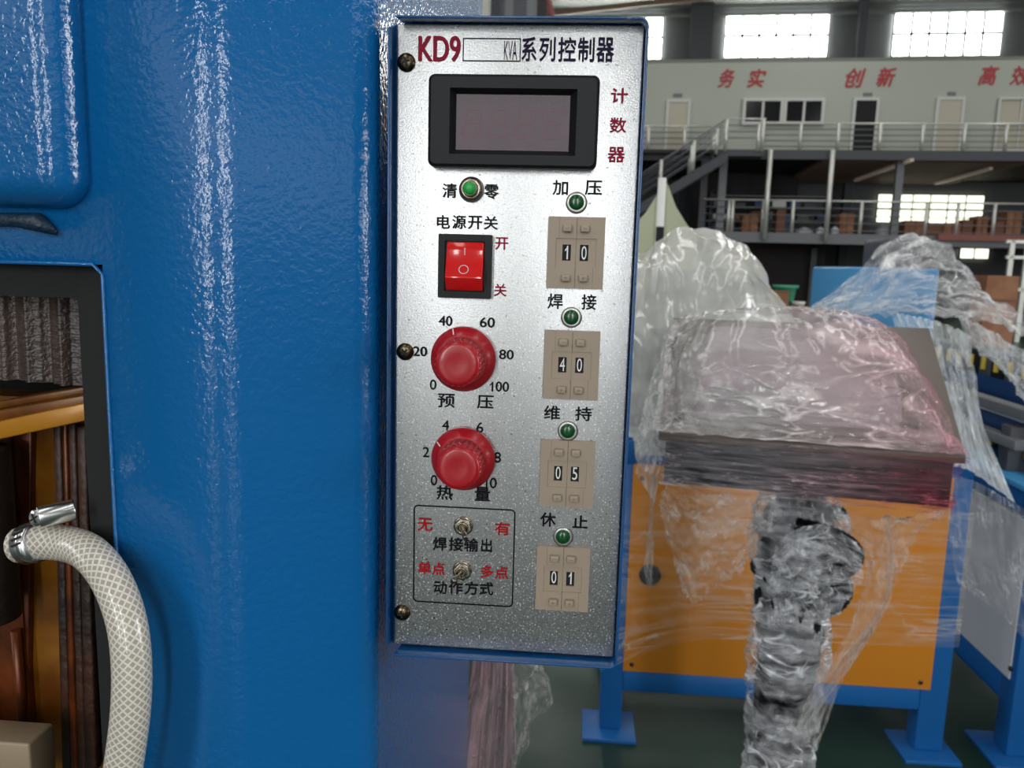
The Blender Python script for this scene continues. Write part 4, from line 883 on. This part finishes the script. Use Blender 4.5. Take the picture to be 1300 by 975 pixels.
# ---- wrapped machine standing on the orange base (left behind)
wm = thing('wrapped_machine', 'machine under milky stretch film standing on the orange-panelled cabinet', 'machine', (.6, Yc + .3, ZTp + .008))
zc = ZTp + .008
def wbx(a, b_, m, nm, bv=.01): return MB().box(a, b_).build(nm, m, wm, bevel=bv)
wbx((.28, Yc + .12, zc + .0002), (.86, Yc + .5, zc + .12), steel_l, 'bed'); wbx((.34, Yc + .2, zc + .12), (.52, Yc + .45, 1.42), steel_d, 'column'); wbx((.36, Yc + .16, 1.30), (.56, Yc + .44, 1.50), palep, 'head', .03)
MB().tube([(.40, Yc + .1, 1.16), (.40, Yc + .1, 1.33)], .07, 20).build('motor', black, wm, bevel=.01)
def PY(px, py, Y): return aty(px, py, Y)
Yw = Yc + .1
film('wrap', [[PY(795, 325, Yw + .25), PY(822, 316, Yw + .2), PY(850, 293, Yw + .15), PY(900, 294, Yw + .15), PY(935, 305, Yw + .15), PY(960, 330, Yw + .2)],
              [PY(790, 345, Yw + .1), PY(820, 340, Yw + .02), PY(850, 335, Yw - .05), PY(905, 330, Yw - .05), PY(950, 335, Yw), PY(982, 366, Yw + .2)],
              [PY(786, 410, Yw), PY(815, 410, Yw - .08), PY(855, 405, Yw - .12), PY(905, 400, Yw - .12), PY(965, 395, Yw - .05), PY(1005, 404, Yw + .2)],
              [PY(784, 480, Yw - .02), PY(815, 485, Yw - .1), PY(860, 485, Yw - .14), PY(915, 480, Yw - .14), PY(975, 470, Yw - .05), PY(1040, 470, Yw + .2)],
              [PY(784, 560, Yw - .04), PY(812, 575, Yw - .1), PY(860, 580, Yw - .13), PY(920, 585, Yw - .13), PY(985, 590, Yw - .08), PY(1080, 590, Yw + .1)]], film_wht, wm, 90, 90, .016, 2.6, 2.0, 3)
film('wrap_inner', [[PY(800, 330, Yw + .1), PY(860, 322, Yw), PY(920, 325, Yw), PY(950, 350, Yw + .1)],
              [PY(795, 420, Yw + .05), PY(860, 420, Yw - .03), PY(930, 420, Yw - .03), PY(990, 430, Yw + .1)],
              [PY(795, 560, Yw + .05), PY(860, 560, Yw - .05), PY(930, 560, Yw - .05), PY(1030, 560, Yw + .1)]], film_c, wm, 50, 50, .03, 6, 4, 9)
# pale green guard sheet and its white pole far behind on the left
gp = thing('guard_panel', 'pale green curved guard panel behind the wrapped machine', 'guard', (.7, 4.2, 0)); Yg = 4.2
P_ = [(806, 285), (820, 270), (834, 248), (844, 226), (850, 240), (858, 262), (872, 285), (885, 300), (885, 420), (800, 420)]
P3 = [PY(a, b_, Yg) for a, b_ in P_]
MB().add([p for p in P3] + [p + Vector((0, .03, 0)) for p in P3], [tuple(range(len(P3)))[::-1], tuple(range(len(P3), 2 * len(P3)))] + [(i, (i + 1) % len(P3), len(P3) + (i + 1) % len(P3), len(P3) + i) for i in range(len(P3))]).build('guard_sheet', greygl, gp)
lo_ = PY(845, 410, Yg); MB().box((lo_.x - .1, Yg, 0), (lo_.x + .1, Yg + .03, lo_.z + .02)).build('stand', steel_l, gp)
a, b_ = PY(841, 226, Yg - .06), PY(836, 310, Yg - .06); MB().tube([(a.x, a.y, a.z), (a.x, a.y, 0)], .022, 12).build('pole', whitep, gp)
cl_ = PY(838, 297, Yg - .1); MB().box((cl_.x - .02, Yg - .1, cl_.z - .04), (cl_.x + .02, Yg - .05, cl_.z + .04)).build('clip', black_m, gp)

# ---- film over the right machine
fm2 = part('stretch_film', 'glossy clear draped film', m2, (1.6, 2.9, .87))
Yq = 3.0
film('film_tent', [[PY(1030, 395, Yq + .3), PY(1080, 352, Yq + .2), PY(1130, 303, Yq + .2), PY(1170, 303, Yq + .2), PY(1205, 315, Yq + .2), PY(1225, 345, Yq + .2)],
                   [PY(1032, 396, Yq + .1), PY(1085, 375, Yq), PY(1130, 345, Yq - .05), PY(1180, 340, Yq - .05), PY(1225, 350, Yq), PY(1250, 372, Yq + .1)],
                   [PY(1035, 398, Yq), PY(1090, 392, Yq - .1), PY(1140, 382, Yq - .15), PY(1200, 378, Yq - .15), PY(1255, 386, Yq - .1), PY(1300, 405, Yq)],
                   [PY(1045, 405, Yq - .05), PY(1100, 402, Yq - .15), PY(1150, 398, Yq - .2), PY(1210, 402, Yq - .25), PY(1270, 415, Yq - .25), PY(1330, 438, Yq - .3)]], film_c, fm2, 70, 60, .03, 5, 4, 21)
film('film_curtain', [[PY(1130, 398, 2.6), PY(1160, 402, 2.6), PY(1195, 410, 2.6), PY(1232, 425, 2.55)],
                      [PY(1145, 440, 2.3), PY(1175, 445, 2.3), PY(1205, 455, 2.28), PY(1240, 480, 2.25)],
                      [PY(1160, 500, 2.1), PY(1190, 510, 2.05), PY(1218, 520, 2.03), PY(1250, 540, 2.0)],
                      [PY(1180, 575, 1.95), PY(1205, 590, 1.95), PY(1235, 600, 1.95), PY(1290, 640, 1.93)]], film_blu, fm2, 50, 60, .012, 12, 2, 5)
film('film_edge', [[PY(1215, 400, 2.3), PY(1250, 415, 2.25), PY(1290, 440, 2.2), PY(1330, 470, 2.2)],
                   [PY(1235, 440, 2.2), PY(1262, 452, 2.15), PY(1290, 480, 2.1), PY(1330, 520, 2.1)],
                   [PY(1262, 455, 2.1), PY(1282, 478, 2.05), PY(1300, 510, 2.0), PY(1330, 560, 2.0)]], film_blu, fm2, 40, 40, .012, 6, 3, 14)
film('film_side', [[PY(1200, 600, 1.85), PY(1240, 612, 1.85), PY(1290, 640, 1.85), PY(1330, 660, 1.85)], [PY(1205, 680, 1.85), PY(1250, 700, 1.84), PY(1290, 720, 1.83), PY(1330, 740, 1.83)], [PY(1215, 740, 1.86), PY(1270, 780, 1.86), PY(1300, 810, 1.84), PY(1340, 850, 1.83)]], film_mat('panel_film', (222, 222, 226), .02, .16, 16, 1.5, crease_glint=.5), fm2, 40, 40, .006, 6, 2, 33)

def curve2(P, n):
    out = []
    for k in range(n + 1):
        h = P[0][0] + (P[-1][0] - P[0][0]) * k / n
        for (a, ra), (b_, rb) in zip(P, P[1:]):
            if a <= h <= b_ + 1e-9: f = (h - a) / (b_ - a); out.append((h, ra + (rb - ra) * f)); break
    return out
# ---- wrapped console on a post
ph = math.radians(-9.5); cx_ = Vector((math.cos(ph), math.sin(ph), 0)); cy_ = Vector((-math.sin(ph), math.cos(ph), 0)); O_ = aty(836, 552, .95); O_.z = 0
def K(lx, s, z): return O_ + cx_ * lx + cy_ * s + Vector((0, 0, z))
con = thing('operator_console', 'dark slanted operator console wrapped in pinkish stretch film', 'console', K(.23, .15, 0))
CW = .466; zf, zk, sd_ = 1.226, 1.402, .32
MB().hexa([K(.012, .012, 1.140), K(CW - .012, .012, 1.140), K(CW - .012, sd_ - .012, 1.140), K(.012, sd_ - .012, 1.140), K(.012, .012, zf - .012), K(CW - .012, .012, zf - .012), K(CW - .012, sd_ - .012, zk - .014), K(.012, sd_ - .012, zk - .014)]).build('housing', console_m, con, bevel=.003)
MB().hexa([K(0, 0, zf - .012), K(CW, 0, zf - .012), K(CW + .01, sd_, zk - .012), K(-.0, sd_, zk - .012), K(0, 0, zf), K(CW, 0, zf), K(CW + .01, sd_, zk), K(0, sd_, zk)]).build('lid', consolep, con, bevel=.002)
def KS(lx, t, h):  # on the slanted top: t 0..1 front to back, h above
    sl = Vector((0, 0, 1)); return K(lx, sd_ * t - h * .48, zf + (zk - zf) * t + h * .87)
MB().hexa([KS(.055, .10, 0), KS(.385, .12, 0), KS(.36, .72, 0), KS(.07, .72, 0), KS(.06, .20, .062), KS(.378, .22, .062), KS(.355, .7, .06), KS(.075, .7, .06)]).build('screen_packing', padm, con, bevel=.014, seg_=4)
q_ = KS(.395, .16, 0); MB().lathe(q_, (0, -.48, .87), [(0, .012), (.014, .012), (.018, .009)], 20).build('emergency_button', mat('dark_green_button', (26, 60, 44), .4), con)
q_ = KS(.03, .12, 0); MB().lathe(q_, (0, -.48, .87), [(0, .009), (.01, .009), (.013, .006)], 20).build('key_switch', black, con)
# post
pc = K(.256, .19, 0)
MB().tube([(pc.x, pc.y, .012), (pc.x, pc.y, 1.15)], .034, 24).build('post', console_m, con); MB().lathe((pc.x, pc.y, 0), (0, 0, 1), [(0, .17), (.012, .17)], 32).build('base_plate', console_m, con)
MB().lathe((pc.x, pc.y, 1.07), (0, 0, 1), [(0, .04), (.04, .05), (.072, .075)], 28).build('swivel_head', black_g, con)
# lumpy black padding bound round the upper post
rp_ = [(0, .05), (.06, .056), (.16, .052), (.26, .055), (.33, .058), (.40, .064), (.46, .070), (.52, .072), (.56, .064), (.60, .052)]
MB().lathe((pc.x, pc.y, .48), (0, 0, 1), curve2(rp_, 60), 40, lambda i, k: 1 + .05 * math.sin(k * .47 + i * .35) + .03 * math.sin(k * 1.1 - i * .8)).build('black_padding', black_g, con)
MB().lathe((pc.x, pc.y, .06), (0, 0, 1), [(h, .046 + .004 * math.sin(h * 60)) for h in [k * .42 / 30 for k in range(31)]], 32, lambda i, k: 1 + .05 * math.sin(k * .8 + i)).build('grey_padding', steel_l, con)
# cables wound around the post
cab_ = []
def helix(r0, z0, z1, turns, a0, wob=.006): return [Vector((pc.x, pc.y, 0)) + Vector(((r0 + wob * math.sin(k * .9)) * math.cos(a0 + turns * 2 * math.pi * k / 60), (r0 + wob * math.cos(k * .7)) * math.sin(a0 + turns * 2 * math.pi * k / 60), z0 + (z1 - z0) * k / 60)) for k in range(61)]
cbt = thing('power_cable', 'black corrugated cable coiled round the console post under film', 'cable', (pc.x, pc.y - .05, 1.0))
def corr(pts, r): n_ = len(pts); return MB().tube(pts, [r * (1 + .12 * (k % 2)) for k in range(n_)], 10)
corr(smooth(helix(.064, 1.07, .9, 2.2, -.6), 3), .011).build('conduit', black_g, cbt)
corr(smooth([PY(1010, 668, 1.02), PY(1048, 678, 1.0), PY(1074, 690, 1.0), PY(1084, 704, 1.02), PY(1078, 718, 1.03), PY(1058, 730, 1.02), PY(1040, 752, 1.03), PY(1012, 742, 1.0)], 8), .016).build('conduit', black_g, cbt)
corr(smooth([PY(1068, 735, 1.04), PY(1072, 752, 1.04), PY(1058, 770, 1.05), PY(1030, 776, 1.05), PY(1005, 770, 1.05)], 8), .014).build('conduit', black_g, cbt)
# film round the post: closed lumpy sleeve
pf_ = part('post_film', 'crumpled clear film wound around the post', con, (pc.x, pc.y - .07, .9))
sl_ = MB(); nu, nv = 72, 150; vs = []; uvs = []
prof = [(1.13, .045), (1.09, .062), (1.05, .080), (1.0, .082), (.95, .074), (.9, .062), (.84, .066), (.78, .070), (.72, .066), (.65, .062), (.5, .060), (.3, .058), (.1, .06)]
def pr_at(z):
    for (za, ra), (zb2, rb) in zip(prof, prof[1:]):
        if za >= z >= zb2: f = (za - z) / (za - zb2); f = f * f * (3 - 2 * f); return ra + (rb - ra) * f
    return prof[-1][1]
for j in range(nv + 1):
    z = 1.13 - (1.13 - .1) * j / nv
    for i in range(nu + 1):
        an = 2 * math.pi * (i % nu) / nu; q = Vector((math.cos(an) * 1.6, math.sin(an) * 1.6, z * 16 + an * 0)); q.z += 2.0 * math.cos(an - .6)
        h = .010 * (ridged(q) ** 2 - .4) + .005 * (ridged(q * 2.3) ** 2 - .4); r = pr_at(z) * 1.06 + h
        vs.append((pc.x + r * math.cos(an), pc.y + r * math.sin(an), z)); uvs.append((i / nu, j / nv * 3))
sl_.add(vs, [(j * (nu + 1) + i, j * (nu + 1) + i + 1, (j + 1) * (nu + 1) + i + 1, (j + 1) * (nu + 1) + i) for j in range(nv) for i in range(nu)], True); sl_.uv = uvs
sl_.build('sleeve', film_post, pf_)
film('loose_fold', [[PY(985, 690, .98), PY(1010, 672, .97), PY(1055, 668, .97), PY(1098, 700, .99)], [PY(978, 730, .98), PY(1010, 725, .96), PY(1055, 730, .96), PY(1094, 735, .99)], [PY(984, 790, 1.0), PY(1010, 790, .98), PY(1045, 790, .98), PY(1072, 770, 1.0)]], film_post, pf_, 40, 40, .010, 5, 5, 44)
# console film: over the top, front and hanging folds
cf = part('stretch_film', 'crumpled film, pink towards the right', con, K(.23, .1, 1.3))
film('top_film', [[K(-.004, sd_ + .01, zk - .03), K(.1, sd_ + .008, zk + .006), K(.25, sd_ + .008, zk + .014), K(.36, sd_ + .008, zk + .006), K(.42, sd_ + .006, zk - .02)],
                  [KS(-.004, .97, .004), KS(.09, .95, .03), KS(.22, .95, .045), KS(.35, .93, .035), KS(.41, .9, .008)],
                  [KS(-.006, .72, .008), KS(.07, .72, .068), KS(.21, .72, .082), KS(.36, .70, .070), KS(.43, .7, .008)],
                  [KS(-.008, .38, .01), KS(.05, .34, .070), KS(.21, .34, .078), KS(.385, .34, .072), KS(.445, .4, .01)],
                  [KS(-.010, .10, .01), KS(.05, .10, .03), KS(.21, .09, .035), KS(.395, .10, .03), KS(.458, .1, .01)],
                  [K(-.010, -.008, zf + .004), K(.05, -.010, zf + .006), K(.21, -.012, zf + .006), K(.40, -.012, zf + .006), K(CW + .004, -.008, zf + .004)]], film_top, cf, 110, 80, .006, 9, 6, 2)
film('front_film', [[K(-.008, -.010, zf), K(.1, -.012, zf), K(.23, -.012, zf), K(.36, -.012, zf), K(CW + .004, -.009, zf)],
                    [K(.002, -.004, zf - .03), K(.1, -.006, zf - .035), K(.23, -.008, zf - .035), K(.36, -.006, zf - .035), K(CW - .006, -.004, zf - .03)],
                    [K(.004, .0, 1.14), K(.1, -.004, 1.138), K(.23, -.006, 1.136), K(.36, -.004, 1.134), K(CW - .008, .0, 1.132)]], film_front, cf, 90, 40, .003, 10, 4, 6)
film('left_drape', [[PY(858, 405, 1.24), PY(846, 450, 1.15), PY(832, 500, 1.05), PY(830, 545, .96)], [PY(850, 415, 1.22), PY(832, 470, 1.12), PY(815, 530, 1.03), PY(808, 590, .98)], [PY(856, 470, 1.1), PY(846, 520, 1.02), PY(840, 570, .97), PY(830, 640, .97)]], film_c, cf, 40, 40, .010, 6, 4, 12)
film('hanging_fold', [[PY(846, 610, .96), PY(880, 620, .96), PY(930, 628, .96), PY(985, 636, .96)], [PY(838, 640, .97), PY(875, 660, .97), PY(925, 670, .97), PY(980, 665, .97)], [PY(848, 690, .98), PY(872, 710, .99), PY(920, 705, .98), PY(965, 690, .99)], [PY(868, 735, 1.0), PY(880, 765, 1.0), PY(915, 745, 1.0), PY(945, 715, 1.0)]], film_thin, cf, 60, 60, .014, 6, 6, 18, .006)
film('thin_strip', [[PY(826, 600, .97), PY(834, 602, .97)], [PY(824, 660, .98), PY(829, 660, .98)], [PY(820, 695, .99), PY(830, 695, .99)], [PY(818, 720, .99), PY(828, 735, .99)], [PY(822, 744, 1.0), PY(826, 746, 1.0)]], film_c, cf, 6, 40, .002, 2, 6, 8)
film('right_web', [[PY(1040, 650, .93), PY(1100, 655, .92), PY(1160, 655, .9), PY(1212, 648, .88)], [PY(1090, 680, .96), PY(1115, 685, .95), PY(1140, 680, .94), PY(1170, 672, .93)], [PY(1098, 730, .99), PY(1112, 735, .98), PY(1128, 735, .98), PY(1146, 722, .97)], [PY(1078, 800, 1.0), PY(1092, 800, 1.0), PY(1108, 790, 1.0), PY(1124, 775, .99)], [PY(1040, 860, 1.02), PY(1052, 862, 1.02), PY(1064, 858, 1.02), PY(1076, 850, 1.01)], [PY(990, 965, 1.06), PY(1005, 968, 1.06), PY(1022, 960, 1.06), PY(1040, 945, 1.05)]], film_thin, cf, 40, 110, .010, 4, 9, 27, .004)
film('twisted_rope', [[PY(1118, 655, .94), PY(1130, 655, .94)], [PY(1126, 710, .97), PY(1136, 712, .97)], [PY(1116, 770, .99), PY(1124, 775, .99)], [PY(1072, 840, 1.02), PY(1080, 846, 1.02)], [PY(1020, 910, 1.04), PY(1030, 916, 1.04)], [PY(985, 975, 1.06), PY(995, 980, 1.06)]], film_c, cf, 6, 60, .004, 2, 8, 31)
# streaked film layer across the orange panel
ff = part('stretch_film', 'nearly clear film band', cab, (.77, Yc - .02, .5))
film('band', [[(XL - .006, Yc - .014, .80), (.5, Yc - .016, .82), (.9, Yc - .016, .82), (XR + .006, Yc - .014, .80)], [(XL - .006, Yc - .014, .6), (.5, Yc - .02, .6), (.9, Yc - .02, .6), (XR + .006, Yc - .014, .6)], [(XL - .006, Yc - .014, .22), (.5, Yc - .016, .34), (.9, Yc - .016, .36), (XR + .006, Yc - .014, .37)]], film_mat('streak_film', (236, 226, 214), .0, .15, 1.5, 22, ang=.4, bs=.4, crease_glint=.3), ff, 50, 50, .003, 3, 8, 40)
# ---- pink film hanging under the control box
hf = thing('hanging_film', 'pink striped plastic film hanging below the control box by the blue machine', 'film', aty(640, 900, .42)); Yh = .42
film('pleated_sheet', [[PY(606, 560, Yh), PY(616, 560, Yh), PY(628, 560, Yh), PY(640, 560, Yh), PY(650, 560, Yh)],
                       [PY(600, 830, Yh), PY(612, 832, Yh - .004), PY(625, 833, Yh + .004), PY(640, 834, Yh), PY(652, 834, Yh)],
                       [PY(590, 900, Yh), PY(604, 900, Yh - .004), PY(620, 900, Yh + .004), PY(638, 900, Yh), PY(654, 900, Yh)],
                       [PY(574, 1000, Yh), PY(592, 1000, Yh - .006), PY(612, 1000, Yh + .006), PY(634, 1000, Yh), PY(655, 1000, Yh)], [PY(560, 1100, Yh), PY(585, 1100, Yh), PY(610, 1100, Yh), PY(634, 1100, Yh), PY(655, 1100, Yh)]], film_pink, hf, 60, 50, .008, 9, 1, 50)
film('clear_flap', [[PY(648, 832, Yh), PY(662, 832, Yh - .004), PY(684, 838, Yh), PY(688, 846, Yh)], [PY(650, 880, Yh), PY(665, 880, Yh - .006), PY(690, 875, Yh), PY(702, 892, Yh)], [PY(652, 940, Yh), PY(660, 935, Yh - .004), PY(668, 925, Yh), PY(676, 915, Yh)], [PY(650, 985, Yh), PY(654, 980, Yh), PY(660, 965, Yh), PY(672, 945, Yh)]], film_thin, hf, 40, 50, .006, 5, 5, 60, .003)
flush_text()
